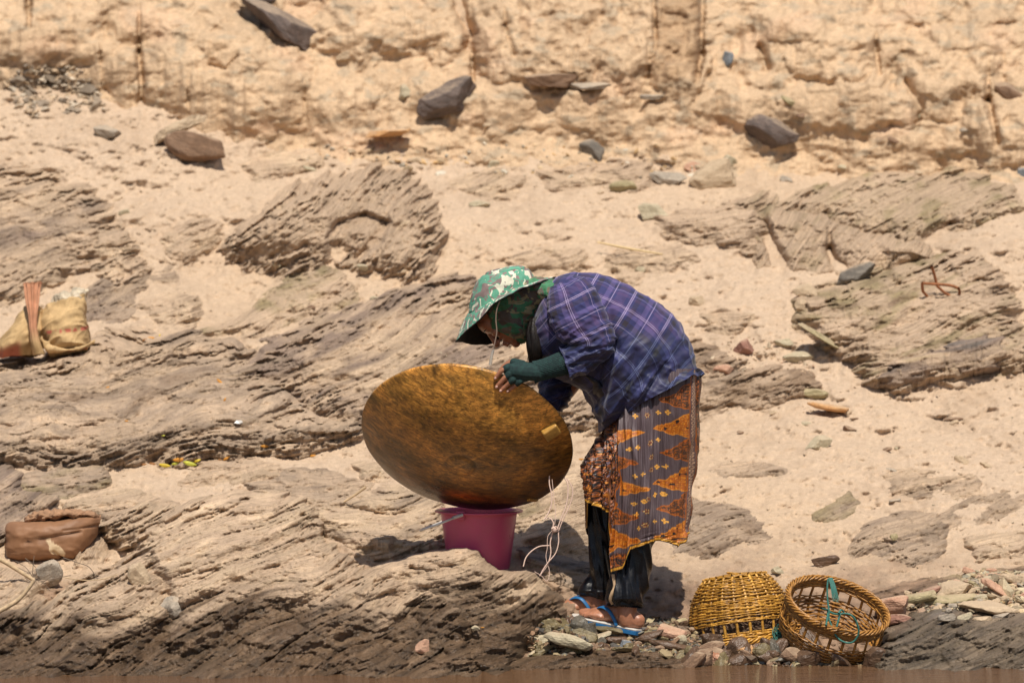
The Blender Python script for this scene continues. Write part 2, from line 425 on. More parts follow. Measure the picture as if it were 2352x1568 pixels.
    tag(o, label, "rock outcrop", "bedrock outcrops on the bank")
    OUT.append((xs_, ys_, np.where(d > -10, Y, 1e3)))
    return o
WET_A = [(-100, 1365), (120, 1415), (300, 1425), (520, 1385), (700, 1375), (900, 1390), (1080, 1375), (1230, 1350), (1320, 1400)]
# behind / upper ones first
outcrop("grey laminated outcrop at the left edge, high above the woven sack", [(-430, 360), (60, 398), (130, 420), (190, 425), (235, 480), (270, 510), (300, 560), (335, 620), (330, 655), (270, 660), (200, 600), (150, 640), (60, 690), (-380, 740)],
        .26, 60, 20, [PURP, GRY, TAN, TAN2], .25, .75, 22, 3, crumble=.2)
outcrop("grey bedded rock shelf just behind the woven sack", [(165, 690), (235, 650), (330, 655), (300, 690), (312, 715), (262, 742), (200, 745), (150, 730)], .12, 30, 18, [PURP, GRY, TAN], .1, .9, 8, 5)
outcrop("small grey rock nose beside the sand hollow on the left", [(332, 650), (345, 628), (400, 617), (403, 640), (370, 652), (345, 662)], .05, 14, 14, [GRY, TAN], .1, .5, 4, 7)
outcrop("big crumbling mound with a dark hollow, left of centre", [(508, 575), (560, 520), (620, 470), (700, 425), (780, 400), (850, 385), (930, 400), (990, 450), (1012, 520), (1020, 580), (980, 630), (900, 645), (840, 620), (760, 600), (640, 625), (570, 620)],
        .38, 70, 40, [BRN, TAN, TAN2, DUST], .75, .8, 22, 9, crumble=.9,
        extra=lambda X, Y, d: -.16 * sst(0, 14, sdf_poly(X, Y, [(752, 590), (742, 545), (770, 500), (840, 480), (905, 505), (885, 560), (830, 600), (780, 612)])))
outcrop("low brown and yellow streaked rock below the crumbling mound", [(470, 765), (530, 745), (600, 700), (680, 640), (745, 615), (800, 650), (812, 695), (740, 720), (660, 745), (560, 775)], .16, 42, 22, [GRY, OLV, TAN, TAN2], .45, .9, 12, 13)
outcrop("brown ridge of bedrock running behind the wooden pan", [(540, 855), (600, 800), (700, 745), (800, 705), (900, 680), (1000, 645), (1070, 632), (1120, 690), (1210, 820), (1260, 900), (1390, 930), (1400, 985), (1310, 985), (1100, 1000), (830, 985), (740, 950), (600, 900)],
        .34, 80, 26, [GRY, PURP, TAN, TAN2], .26, 1.1, 22, 15)
outcrop("broad grey-brown outcrop under and in front of the woven sack", [(-400, 870), (0, 835), (120, 820), (215, 780), (300, 765), (400, 772), (520, 785), (580, 820), (620, 880), (700, 940), (760, 965), (830, 965), (850, 1000), (700, 1040), (600, 1050), (400, 1062), (250, 1078), (-440, 1070)],
        .42, 70, 14, [BRN, GRY, TAN, GRY, TAN2], .22, 1.15, 20, 17, bend=55)
outcrop("brown outcrop touching the back of the patterned skirt on the right", [(1560, 790), (1640, 800), (1700, 850), (1800, 850), (1870, 860), (1880, 895), (1800, 925), (1700, 935), (1610, 955), (1560, 960)], .18, 50, 16, [GRY, BRN, TAN], .45, .8, 16, 19, crumble=.3)
outcrop("row of tan ledges far back under the dark cube boulder", [(1700, 470), (1850, 440), (1960, 420), (2090, 380), (2230, 400), (2330, 440), (2325, 480), (2200, 520), (2100, 555), (2000, 540), (1900, 500)], .26, 50, 24, [TAN, TAN2, OLV, DUST], .7, 1.0, 22, 21, crumble=.6)
outcrop("pale yellowish outcrop behind the crouched back, upper right of the hat", [(1500, 500), (1600, 480), (1740, 470), (1760, 560), (1740, 590), (1640, 570), (1540, 540)], .16, 50, 14, [TAN, DUST, TAN2], .8, .7, 18, 23, crumble=.3)
outcrop("pair of leaning tan blocks with a dark cleft between them", [(1735, 598), (1742, 500), (1775, 480), (1880, 500), (1990, 540), (2100, 555), (2155, 600), (2030, 612), (1920, 625), (1800, 605)], .30, 40, 60, [OLV, TAN, DUST], .6, .9, 10, 25, crumble=.3,
        extra=lambda X, Y, d: -.28 * np.exp(-(sdf_seg(X, Y, [(1752, 520), (1768, 560), (1790, 606)]) / 13) ** 2) - .22 * np.exp(-(sdf_seg(X, Y, [(1905, 575), (1915, 600), (1935, 615)]) / 10) ** 2))
outcrop("large slanting slab outcrop under the rusty iron hook", [(1835, 690), (1900, 660), (1990, 632), (2100, 600), (2200, 590), (2290, 620), (2330, 690), (2345, 760), (2420, 800), (2420, 870), (2330, 850), (2270, 850), (2180, 875), (2080, 905), (1990, 870), (1950, 830), (1880, 790), (1830, 740)],
        .38, 60, 21, [BRN, OLV, TAN, DUST, TAN], .5, .85, 16, 27)
outcrop("dark streaked rim of rock at the right edge above the sand slope", [(2010, 870), (2060, 830), (2180, 790), (2260, 765), (2310, 775), (2325, 830), (2270, 850), (2150, 868), (2060, 890)], .47, 30, 16, [SLT, PURP, TAN, OLV], .1, .9, 9, 29)
outcrop("low striped rocks in the sand to the far right", [(2035, 1100), (2080, 1085), (2140, 1095), (2240, 1105), (2260, 1140), (2200, 1158), (2120, 1140), (2060, 1130)], .07, 22, 22, [GRY, TAN, TAN2], .25, .7, 10, 31)
outcrop("slim striped rocks at the right edge of the sand", [(2160, 1185), (2230, 1150), (2320, 1130), (2380, 1145), (2300, 1180), (2200, 1210), (2150, 1205)], .06, 18, 24, [GRY, TAN], .3, .6, 8, 33)
outcrop("rounded brown rocks above the upright open basket", [(1955, 1255), (1990, 1215), (2060, 1195), (2150, 1185), (2172, 1220), (2160, 1262), (2100, 1290), (2020, 1280), (1965, 1278)], .12, 30, 26, [BRN, GRY, TAN], .18, .9, 9, 35)
outcrop("brown rock shelf right behind the hem of the skirt", [(1550, 1150), (1620, 1155), (1700, 1180), (1775, 1215), (1770, 1240), (1690, 1250), (1610, 1275), (1550, 1270)], .09, 30, 14, [BRN, GRY, TAN], .2, .8, 10, 37)
outcrop("thin striped rock half buried in sand, right of the skirt's border", [(1640, 1082), (1690, 1068), (1770, 1074), (1800, 1080), (1740, 1092), (1670, 1092)], .04, 10, 10, [GRY, TAN], .2, .5, 5, 39)
outcrop("small tilted rock half buried in the middle of the right-hand sand", [(1870, 1188), (1900, 1168), (1950, 1140), (1968, 1160), (1940, 1182), (1900, 1192)], .05, 12, 26, [GRY, OLV, TAN], .2, .5, 5, 41)
outcrop("buried brown cobble outcrop above the upturned basket", [(1985, 1372), (2040, 1350), (2120, 1335), (2230, 1320), (2420, 1300), (2420, 1400), (2200, 1400), (2060, 1410)], .05, 25, 10, [BRN, OLV, GRY], .1, .6, 10, 43, wet=[(1900, 1300), (2400, 1290)], wt=np.array([.20, .13, .085]))

LOW = [("low striped rock half sunk in the sand right of the hat's peak", [(1170, 600), (1260, 580), (1340, 590), (1330, 618), (1240, 625), (1180, 622)], 16, 71), ("faint buried ledge under the reed stalk", [(1400, 600), (1480, 580), (1560, 575), (1600, 600), (1520, 630), (1430, 640)], 12, 73),
       ("buried tan ledge right of the crumbling mound", [(1040, 420), (1130, 400), (1200, 420), (1170, 455), (1090, 450)], 14, 75), ("half buried ledge between the two left outcrops", [(380, 540), (440, 515), (500, 520), (490, 580), (430, 600), (385, 580)], 30, 77),
       ("striped rock corner under the forked branch at the left edge", [(-330, 1350), (0, 1300), (70, 1312), (110, 1345), (80, 1385), (0, 1420), (-300, 1430)], 30, 79), ("upright split rock closing the gap right of the brown bundle", [(205, 1215), (232, 1200), (250, 1230), (240, 1285), (180, 1300), (190, 1250)], 62, 81),
       ("low pale ledge on the sand above the reddish stone", [(1620, 730), (1680, 715), (1720, 735), (1690, 760), (1630, 758)], 12, 83), ("small ledge in the sand under the woven sack's outcrop foot", [(820, 1075), (860, 1062), (900, 1075), (890, 1098), (840, 1100)], 12, 85),
       ("buried stripe of rock on the far right sand above the gravel", [(2230, 1250), (2300, 1225), (2380, 1235), (2330, 1270), (2250, 1275)], 20, 87), ("half buried ledge at the foot of the cliff, centre right", [(1240, 400), (1340, 385), (1480, 392), (1500, 420), (1380, 432), (1270, 425)], 10, 89),
       ("sandy ledge at the foot of the cliff left of centre", [(560, 380), (640, 352), (720, 360), (740, 385), (660, 400), (590, 405)], 8, 91), ("streaked low rock in the sand above the big left outcrop", [(330, 700), (400, 680), (460, 700), (440, 740), (370, 750)], 20, 93)]
for lb, pl_, an, sd0 in LOW: outcrop(lb, pl_, .10, 26, an, [GRY, TAN, TAN2, DUST], .5, .7, 12, sd0, bury=1.25)
# around the bucket
outcrop("pale yellow-streaked ledge between bucket and trouser leg", [(1195, 1160), (1240, 1120), (1310, 1090), (1350, 1110), (1370, 1180), (1370, 1290), (1330, 1285), (1260, 1260), (1215, 1245), (1190, 1215)], .14, 35, 20, [OLV, TAN, TAN2, SLT], .3, 1.0, 9, 45)
outcrop("shaded rock shelf beside the foot of the bucket", [(1195, 1262), (1240, 1268), (1330, 1296), (1400, 1316), (1400, 1356), (1340, 1366), (1270, 1345), (1210, 1310)], .08, 26, -14, [GRY, SLT, TAN], .15, .9, 8, 47)
outcrop("tan ledge of split beds passing behind the bucket", [(690, 1180), (800, 1160), (900, 1120), (1010, 1150), (1030, 1260), (960, 1290), (860, 1285), (760, 1230)], .20, 45, 13, [TAN, TAN2, GRY, TAN2], .3, 1.1, 12, 49,
        extra=lambda X, Y, d: 0 * d)
outcrop("low tan rock wedge left of the pan, beside dry leaves", [(420, 1108), (470, 1070), (560, 1055), (640, 1080), (650, 1100), (520, 1112), (440, 1118)], .09, 20, 8, [TAN2, TAN, GRY], .3, .8, 7, 51)
outcrop("long tan ledge left of the pan, dipping to the bucket", [(560, 1110), (680, 1085), (780, 1095), (850, 1120), (850, 1160), (780, 1165), (700, 1170), (600, 1150)], .12, 30, 6, [TAN2, GRY, TAN], .35, .9, 10, 53)
outcrop("split yellowish boulder bed at the far left, above the brown bundle", [(40, 1130), (60, 1095), (150, 1070), (235, 1080), (248, 1110), (200, 1130), (130, 1140), (70, 1142)], .14, 24, 10, [TAN2, OLV, GRY, TAN], .2, .9, 6, 55)
outcrop("jagged grey blocks at the left edge above the brown bundle", [(-360, 1050), (10, 1068), (45, 1100), (50, 1130), (130, 1150), (120, 1180), (60, 1225), (0, 1250), (-300, 1240)], .22, 34, 36, [GRY, PURP, TAN], .15, 1.1, 8, 57)
outcrop("rounded striped rock tongue right above the brown bundle", [(148, 1168), (190, 1140), (270, 1125), (320, 1132), (360, 1150), (430, 1170), (380, 1185), (300, 1185), (240, 1200), (210, 1180)], .16, 26, 14, [TAN2, TAN, GRY], .25, .9, 6, 59)
# the big foreground ledges
outcrop("huge slanting foreground ledge, pale above and dark wet at the waterline", [(-460, 1400), (0, 1400), (100, 1370), (220, 1310), (300, 1270), (232, 1240), (222, 1200), (280, 1165), (400, 1150), (480, 1130), (600, 1120), (700, 1135), (750, 1180), (760, 1240), (830, 1290), (980, 1300), (1100, 1420), (1150, 1620), (-460, 1620)],
        .30, 60, 27, [TAN, TAN2, DUST, TAN2, TAN], .40, 1.35, 16, 61, bury=0, wet=WET_A, thick=(58, 22, 9), bend=45,
        extra=lambda X, Y, d: .07 * sst(1250, 1520, Y) + .13 * sst(0, 12, d) * sst(1500, 1300, Y) - .10 * np.exp(-(sdf_seg(X, Y, [(740, 1180), (800, 1250), (880, 1300)]) / 22) ** 2) - .09 * np.exp(-(sdf_seg(X, Y, [(300, 1250), (370, 1330), (400, 1420), (330, 1500)]) / 16) ** 2))
outcrop("rounded pale-backed ledge in front of the bucket, wet at its foot", [(640, 1450), (760, 1350), (880, 1290), (1000, 1254), (1075, 1247), (1120, 1275), (1150, 1302), (1220, 1306), (1270, 1345), (1300, 1372), (1304, 1424), (1250, 1442), (1225, 1480), (1190, 1530), (1190, 1620), (640, 1620)],
        .30, 46, 21, [TAN, TAN2, DUST, TAN2, TAN], .40, 1.2, 8, 63, bury=0, wet=[(600, 1400), (800, 1380), (1000, 1370), (1150, 1345), (1320, 1365)], thick=(44, 20, 8), bend=35,
        extra=lambda X, Y, d: np.maximum(0, Ysand(X, Y) - .10 - np.interp(Y, [1240, 1300, 1400, 1500, 1560], [.04, -.03, -.14, -.27, -.4])) * sst(0, 9, d) * sst(660, 800, X))
outcrop("dark wet rock slab along the waterline below the feet", [(1090, 1530), (1200, 1506), (1300, 1496), (1400, 1484), (1500, 1480), (1600, 1495), (1660, 1530), (1680, 1620), (1090, 1620)], .16, 26, 10, [BRN, GRY], 0, .8, 8, 65, bury=0, wet=[(1000, 1000), (2400, 1000)])
outcrop("dark wet bedded rock at the right waterline beside the open basket", [(1990, 1500), (2030, 1450), (2090, 1400), (2180, 1385), (2230, 1410), (2300, 1405), (2420, 1400), (2420, 1640), (1990, 1640)], .26, 40, 20, [OLV, SLT, BRN, GRY], 0, .8, 9, 67, bury=0,
        wet=[(1980, 1380), (2100, 1400), (2400, 1380)], wt=np.array([.13, .10, .07]))

# depth of whatever ground or rock shows at a photo position
_gx = np.arange(-100, 2460, 4.0); _gy = np.arange(-60, 1620, 4.0)
_GX, _GY = np.meshgrid(_gx, _gy); _G = Yground(_GX, _GY)
for xs_, ys_, Yo in OUT:
    jj = np.clip(((_gx - xs_[0]) / (xs_[1] - xs_[0])).astype(int), 0, len(xs_) - 1); ii = np.clip(((_gy - ys_[0]) / (ys_[1] - ys_[0])).astype(int), 0, len(ys_) - 1)
    ok = ((_gy >= ys_[0]) & (_gy <= ys_[-1]))[:, None] & ((_gx >= xs_[0]) & (_gx <= xs_[-1]))[None]
    _G = np.where(ok, np.minimum(_G, Yo[ii][:, jj]), _G)
_k = _gy < 450
_n = int(_k.sum()); _G[:_n] = np.minimum(_G[:_n], soften(Yclay(_GX[:_n], _GY[:_n]), .6))
def Ysurf(px, py):
    fx = min(max((px + 100) / 4, 0), len(_gx) - 2); fy = min(max((py + 60) / 4, 0), len(_gy) - 2)
    i, j = int(fy), int(fx); u, v = fx - j, fy - i
    return float((_G[i, j] * (1 - u) + _G[i, j + 1] * u) * (1 - v) + (_G[i + 1, j] * (1 - u) + _G[i + 1, j + 1] * u) * v)

# ------------------------------------------------------------------ river
m, n, b = mat_new("muddy_water")
co = N(n, 'ShaderNodeTexCoord').outputs['Object']
b.inputs['Base Color'].default_value = (.13, .07, .036, 1); b.inputs['Roughness'].default_value = .06; b.inputs['IOR'].default_value = 1.33
w1 = noise(n, mapping(n, co, (2.2, 9, 1)), 3.0, 4, .5); w2 = noise(n, mapping(n, co, (5, 40, 1)), 2.0, 3, .5)
bump(n, b, mth(n, 'ADD', mth(n, 'MULTIPLY', w1, 1.0), mth(n, 'MULTIPLY', w2, .5)), .8, .02)
M_WATER = m
wv = [(-40, -60, .010), (40, -60, .010), (40, 1.2, .010), (-40, 1.2, .010)]
tag(mesh_np("river_water", wv, [[0, 1, 2, 3]], M_WATER), kind='structure')
# ------------------------------------------------------------------ stones
def ico(sub):
    import bmesh
    bm = bmesh.new(); bmesh.ops.create_icosphere(bm, subdivisions=sub, radius=1)
    V = np.array([v.co[:] for v in bm.verts]); F = np.array([[v.index for v in f.verts] for f in bm.faces]); bm.free(); return V, F
ICO = {k: ico(k) for k in (1, 2, 3, 4, 5)}
def stone_shape(seed, dims, sub=4, planes=14, soft=.025, rough=.02, flat=None):
    """rounded convex block cut by random planes"""
    r = np.random.RandomState(seed); V, F = ICO[sub]
    n = r.normal(size=(planes, 3)); n /= np.linalg.norm(n, axis=1)[:, None]
    if flat is not None: n[:2] = [[0.05, .1, 1], [-.1, 0, -1]]; n /= np.linalg.norm(n, axis=1)[:, None]
    dd = r.uniform(.62, 1.0, planes)
    if flat is not None: dd[:2] = flat
    dot = V @ n.T
    rad = np.where(dot > .05, dd[None] / np.maximum(dot, .05), 9)
    m = rad.min(1)
    if soft: 
        k = 1 / soft; m = -np.log(np.exp(-k * np.minimum(rad, m[:, None] + 1)).sum(1)) / k
    m = np.clip(m, .2, 1.25)
    W = V * m[:, None]
    if rough:
        nz = fbm(V[:, 0] * 2.2 + V[:, 2] * 1.3 + seed, V[:, 1] * 2.2 - V[:, 2], 4, seed % 90)
        W = W * (1 + rough * 2.5 * nz[:, None])
    return W * np.array(dims) * .5, F
def stone_mat(name, c1, c2, rough=.85, scale=14, dust=.0, lam=True, wet=False):
    m, n, b = mat_new(name)
    ge = N(n, 'ShaderNodeNewGeometry'); co = N(n, 'ShaderNodeTexCoord').outputs['Object']
    nz = noise(n, mapping(n, co, (1, 1, 3.5)), scale, 6, .62)
    c = ramp(n, nz, [(.28, c1), (.72, c2)])
    c = mixc(n, .5, c, ramp(n, noise(n, co, scale * 9, 3), [(.3, (.6, .6, .6)), (.7, (1.25, 1.25, 1.25))]), 'MULTIPLY')
    if rough > .6:                                                       # dust lying on the upper sides
        sp = N(n, 'ShaderNodeSeparateXYZ'); n.links.new(ge.outputs['Normal'], sp.inputs[0])
        du = ramp(n, mth(n, 'ADD', mth(n, 'MULTIPLY', sp.outputs[2], .7), mth(n, 'MULTIPLY', noise(n, co, 40, 4), .5)), [(.62, (0, 0, 0)), (.95, (.55, .55, .55))])
        c = mixc(n, du, c, (.47, .35, .235))
    n.links.new(c, b.inputs['Base Color']); b.inputs['Roughness'].default_value = rough
    h = mth(n, 'ADD', noise(n, mapping(n, co, (1, 1, 6)), 30, 5), mth(n, 'MULTIPLY', noise(n, co, 150, 3), .5))
    bump(n, b, h, .6, .008)
    return m
SM = {
 'dark': stone_mat('dark_purple_stone', (.075, .058, .052), (.17, .125, .105)),
 'slate': stone_mat('slate_stone', (.10, .088, .075), (.20, .175, .145)),
 'grey': stone_mat('grey_stone', (.24, .205, .165), (.44, .37, .29)),
 'tan': stone_mat('tan_stone', (.36, .26, .165), (.56, .43, .29)),
 'pink': stone_mat('pinkish_stone', (.40, .21, .135), (.55, .34, .23)),
 'red': stone_mat('reddish_stone', (.22, .10, .07), (.34, .18, .13)),
 'orange': stone_mat('orange_stone', (.42, .20, .07), (.62, .36, .16)),
 'pale': stone_mat('pale_stone', (.30, .25, .16), (.54, .47, .33)),
 'olive': stone_mat('olive_stone', (.22, .18, .09), (.42, .35, .20)),
 'brown': stone_mat('brown_stone', (.13, .075, .045), (.27, .165, .10)),
 'wetbrown': stone_mat('wet_brown_stone', (.07, .042, .026), (.17, .10, .06), rough=.35),
 'wetgrey': stone_mat('wet_grey_stone', (.055, .05, .042), (.19, .165, .125), rough=.35),
 'wetolive': stone_mat('wet_olive_stone', (.09, .07, .035), (.26, .20, .10), rough=.45),
 'blue': stone_mat('bluish_stone', (.13, .15, .17), (.22, .24, .26)),
}
def stone(px, py, w_, h_, mat, label, seed, roll=0, depth=None, sub=4, planes=14, lift=0, yaw=0, pitch=0, rough=.02, dy=None, name="stone", cat="stone", group="loose stones on the bank", flat=None):
    """a loose stone centred on a photo position; w_, h_ are its photo width and height"""
    Ys = Ysurf(px, py + h_ * .3)
    Wm, Hm = w_ / MPX * (20 + Ys) / 20, h_ / MPX * (20 + Ys) / 20
    Dm = depth if depth else max(.6 * Wm, Hm)
    V, F = stone_shape(seed, (Wm * 1.12, Dm, Hm * 1.15), sub, planes, rough=rough, flat=flat)
    o = mesh_np(name, V, F, SM[mat], smooth=False)
    o.location = P(px, py, Ys + (Dm * .12 if dy is None else dy) - lift)
    o.rotation_euler = (R_(pitch), R_(-roll), R_(yaw))
    tag(o, label, cat, group); return o
stone(650, 62, 235, 62, 'dark', "long purple-brown rock slab lying aslant at the top of the cliff", 1, roll=-38, depth=.25, sub=5)
stone(596, -4, 60, 40, 'dark', "dark stone poking in at the top edge beside the long slab", 2, roll=20)
stone(1035, 226, 118, 66, 'dark', "dark grey wedge-shaped boulder with a shadowed hollow, below the cliff crack", 53, roll=24, sub=5, planes=9)
stone(932, 214, 26, 32, 'pale', "small pale stone left of the dark wedge boulder", 4)
stone(1254, 184, 118, 38, 'brown', "flat purplish-brown slab on the cliff, larger of the two flat ones", 5, roll=-1, flat=(.7, .7), dy=-.03)
stone(1360, 198, 84, 20, 'grey', "thin grey slab just right of the purplish-brown slab", 6, roll=3, flat=(.7, .7), dy=-.03)
stone(1496, 223, 44, 16, 'grey', "small flat grey stone under the stained clay column", 7, flat=(.7, .7), dy=-.03)
stone(892, 306, 112, 22, 'orange', "thin orange slab jutting out at the foot of the cliff", 8, roll=5, flat=(.6, .6), dy=-.05)
stone(402, 298, 146, 34, 'tan', "tilted tan slab resting on a brown boulder at the cliff foot", 9, roll=26, flat=(.65, .65), dy=-.10, depth=.16)
stone(462, 338, 120, 62, 'brown', "brown boulder under the tilted tan slab", 10, roll=-14, sub=5, dy=-.05)
stone(241, 303, 66, 28, 'grey', "grey-tan stone on the crest of the left sand mound", 11, roll=-4, dy=-.02)
stone(1366, 350, 58, 40, 'slate', "dark angular stone right of centre below the cliff", 12, roll=-20, planes=9)
stone(1772, 304, 92, 66, 'dark', "dark cube-like boulder on the upper right slope", 13, roll=-8, planes=8, sub=5)
stone(1632, 410, 118, 62, 'tan', "big round tan-grey boulder with a black gap beneath it", 14, roll=16, sub=5)
stone(1672, 372, 34, 40, 'pale', "white patch stone leaning on top of the big round boulder", 15, roll=70)
stone(1536, 412, 66, 34, 'grey', "grey-tan stone left of the big round boulder", 16, roll=-6)
stone(1590, 386, 40, 22, 'pink', "pinkish chip behind the big round boulder", 17)
stone(1435, 430, 52, 26, 'olive', "small yellowish stone with a flat base on the upper sand", 18)
stone(1500, 492, 64, 34, 'pale', "whitish striped stone on the upper sand right of the hat", 19, roll=-12)
stone(1967, 630, 94, 36, 'slate', "dark grey slate leaning on the slab outcrop", 20, roll=24, dy=-.04)
stone(1848, 668, 52, 34, 'tan', "fractured tan stone left of the dark slate", 21, roll=10)
stone(1846, 704, 40, 24, 'tan', "lower half of the split tan stone, below its twin", 22, roll=-8)
stone(1711, 803, 46, 36, 'red', "reddish stone on the sand behind the back", 23, planes=8)
stone(1666, 849, 40, 22, 'pink', "pale pink stone below the reddish one", 24)
stone(1601, 692, 28, 26, 'tan', "small pyramid-like tan stone near the back of the shirt", 25, roll=30, planes=7)
stone(1843, 818, 66, 22, 'pale', "white and pink flat stone beside the slab outcrop", 26)
stone(1800, 786, 44, 18, 'pale', "whitish chip above the white and pink stone", 27)
stone(1890, 776, 130, 12, 'olive', "long thin yellowish splinter slab standing at the slab outcrop's left end", 28, roll=-33, dy=-.05)
stone(1912, 936, 98, 20, 'orange', "long orange flake of stone on the right-hand sand", 29, roll=-8, flat=(.6, .6), dy=-.02)
stone(1878, 1018, 56, 26, 'pale', "pale upturned chip in the middle of the right-hand sand", 30, roll=24)
stone(1868, 905, 50, 20, 'olive', "buried yellowish stone above the orange flake", 31)
stone(1962, 962, 16, 9, 'brown', "tiny dark pebble right of the orange flake", 32, sub=3)
stone(2190, 962, 38, 12, 'brown', "small brown clod on the far right sand", 33, sub=3)
stone(1786, 1310, 28, 16, 'pale', "small cream shell-like stone on the damp sand behind the baskets", 34, sub=3, dy=-.02)
stone(2052, 1293 - 60, 16, 16, 'olive', "yellowish pebble beside the rounded brown rocks", 35, sub=3, dy=-.02)
stone(1895, 1290, 52, 30, 'wetbrown', "round brown cobble in the damp sand above the right basket", 36)
stone(2320, 212, 80, 42, 'brown', "brown stone with a dark underside at the upper right edge", 37, roll=-30)
stone(2350, 396, 26, 24, 'blue', "blue-grey stone cut by the right edge of the view", 38)
stone(1672, 132, 24, 34, 'blue', "small bluish stone set in the clay slope", 39, roll=10)
stone(1812, 232, 44, 16, 'olive', "thin olive stone in the upper right slope", 40, roll=-22)
stone(1470, 620, 24, 14, 'pale', "little bluish-white scrap on the sand right of the hat", 41, sub=3)
stone(1108, 470, 46, 16, 'pale', "cluster of white stone chips on the sand above the hat", 42)
stone(1130, 374, 26, 18, 'pale', "white pebble at the foot of the cliff", 43, sub=3)
stone(2060, 1090 - 60, 10, 8, 'pale', "tiny white chip on the right-hand sand", 44, sub=2)
stone(800, 130, 60, 22, 'tan', "tan ledge stone with a dark notch on the cliff", 45, roll=6)
stone(322, 1320, 42, 42, 'tan', "angular tan stone stuck upright in the foreground ledge", 46, roll=35, planes=7, dy=-.03)
stone(398, 1398, 44, 46, 'grey', "grey pointed stone wedged in the wet ledge on the left", 47, roll=60, planes=7, dy=-.03)
stone(112, 1355 - 40, 50, 46, 'grey', "tan wedge stone propping the brown bundle", 48, roll=70, planes=7, dy=-.05)
stone(972, 1484, 34, 26, 'pink', "pale pinkish stone sitting on the wet ledge below the bucket", 49, dy=-.03)
stone(1092, 1441, 22, 10, 'pale', "small flat cream pebble on the dark wet ledge", 50, sub=3, dy=-.02)
stone(2048, 1390, 84, 44, 'pink', "large pink-orange stone touching the rim of the open basket", 51, roll=4, planes=9, dy=-.06)
stone(2060, 1422, 60, 22, 'red', "reddish flat stone beneath the large pink-orange stone", 52, roll=8, dy=-.05)

def in_poly(poly, r, n):
    poly = np.array(poly, float); lo, hi = poly.min(0), poly.max(0); out = []
    while len(out) < n:
        q = r.uniform(lo, hi)
        if sdf_poly(np.array([q[0]]), np.array([q[1]]), poly)[0] > 0: out.append(q)
    return out
FEET_POLY = [(1205, 1470), (1250, 1425), (1330, 1415), (1480, 1420), (1560, 1420), (1600, 1455), (1700, 1490), (1900, 1500), (2000, 1500), (2000, 1530), (1650, 1530), (1580, 1508), (1400, 1492), (1290, 1505), (1215, 1490)]
HEAP_POLY = [(2040, 1375), (2120, 1360), (2190, 1330), (2260, 1308), (2420, 1320), (2420, 1402), (2300, 1408), (2200, 1400), (2120, 1405)]
def gravel(name, poly, n, seed, size, mats, raise_=.0):
    r = np.random.RandomState(seed); base = []
    for k in range(10):
        V, F = ICO[1]; Vs, Fs = stone_shape(seed * 20 + k, (1, .75, .38), 1, 9, soft=0, rough=0); base.append((Vs, Fs))
    allV, allF, allC, off = [], [], [], 0
    for (qx, qy) in in_poly(poly, r, n):
        s_ = size * r.lognormal(0, .45)
        V, F = base[r.randint(10)]
        e = mathutils.Euler((r.normal(0, .45), r.normal(0, .45), r.uniform(0, 6.3))).to_matrix()
        c = PP(qx, qy, Ysurf(qx, qy) - raise_ * r.rand() - .004)
        allV.append((V * s_) @ np.array(e).T + c); allF.append(F + off); off += len(V)
        col = np.array(mats[r.randint(len(mats))]) * r.uniform(.7, 1.25); allC.append(np.tile(col, (len(V), 1)))
    o = mesh_np(name, np.concatenate(allV), np.concatenate(allF), M_ROCKSM, smooth=False, col=np.concatenate(allC), wet=np.full(off, .35))
    tag(o, kind='stuff'); return o
M_ROCKSM = terrain_mat("gravel_stone", 0, .8)
GC = [(.20, .13, .08), (.14, .10, .07), (.30, .23, .13), (.10, .09, .08), (.25, .15, .09), (.36, .30, .18), (.16, .15, .12)]
gravel("gravel", FEET_POLY, 2600, 3, .020, GC, .012)
gravel("gravel", HEAP_POLY, 1300, 4, .020, [(.40, .30, .19), (.50, .42, .28), (.33, .26, .17), (.42, .28, .19), (.30, .27, .2), (.52, .40, .24)], .015)
gravel("gravel", [(1590, 850), (1650, 790), (1760, 770), (1880, 800), (1870, 860), (1760, 850), (1640, 860)], 160, 5, .012, [(.40, .28, .18), (.5, .4, .28), (.3, .22, .15), (.33, .2, .13)])
gravel("gravel", [(60, 150), (190, 150), (250, 250), (60, 270), (0, 200)], 260, 6, .03, [(.40, .30, .20), (.5, .42, .32), (.24, .19, .14)])
gravel("gravel", [(700, 330), (1500, 330), (1700, 420), (1000, 400), (700, 385)], 120, 7, .022, [(.50, .38, .24), (.55, .5, .4), (.35, .32, .26), (.5, .33, .16)])
gravel("gravel", [(0, 560), (2352, 480), (2352, 1250), (1600, 1300), (1400, 1000), (600, 740), (300, 740)], 420, 8, .007, [(.36, .25, .16), (.3, .2, .13), (.5, .42, .3)])
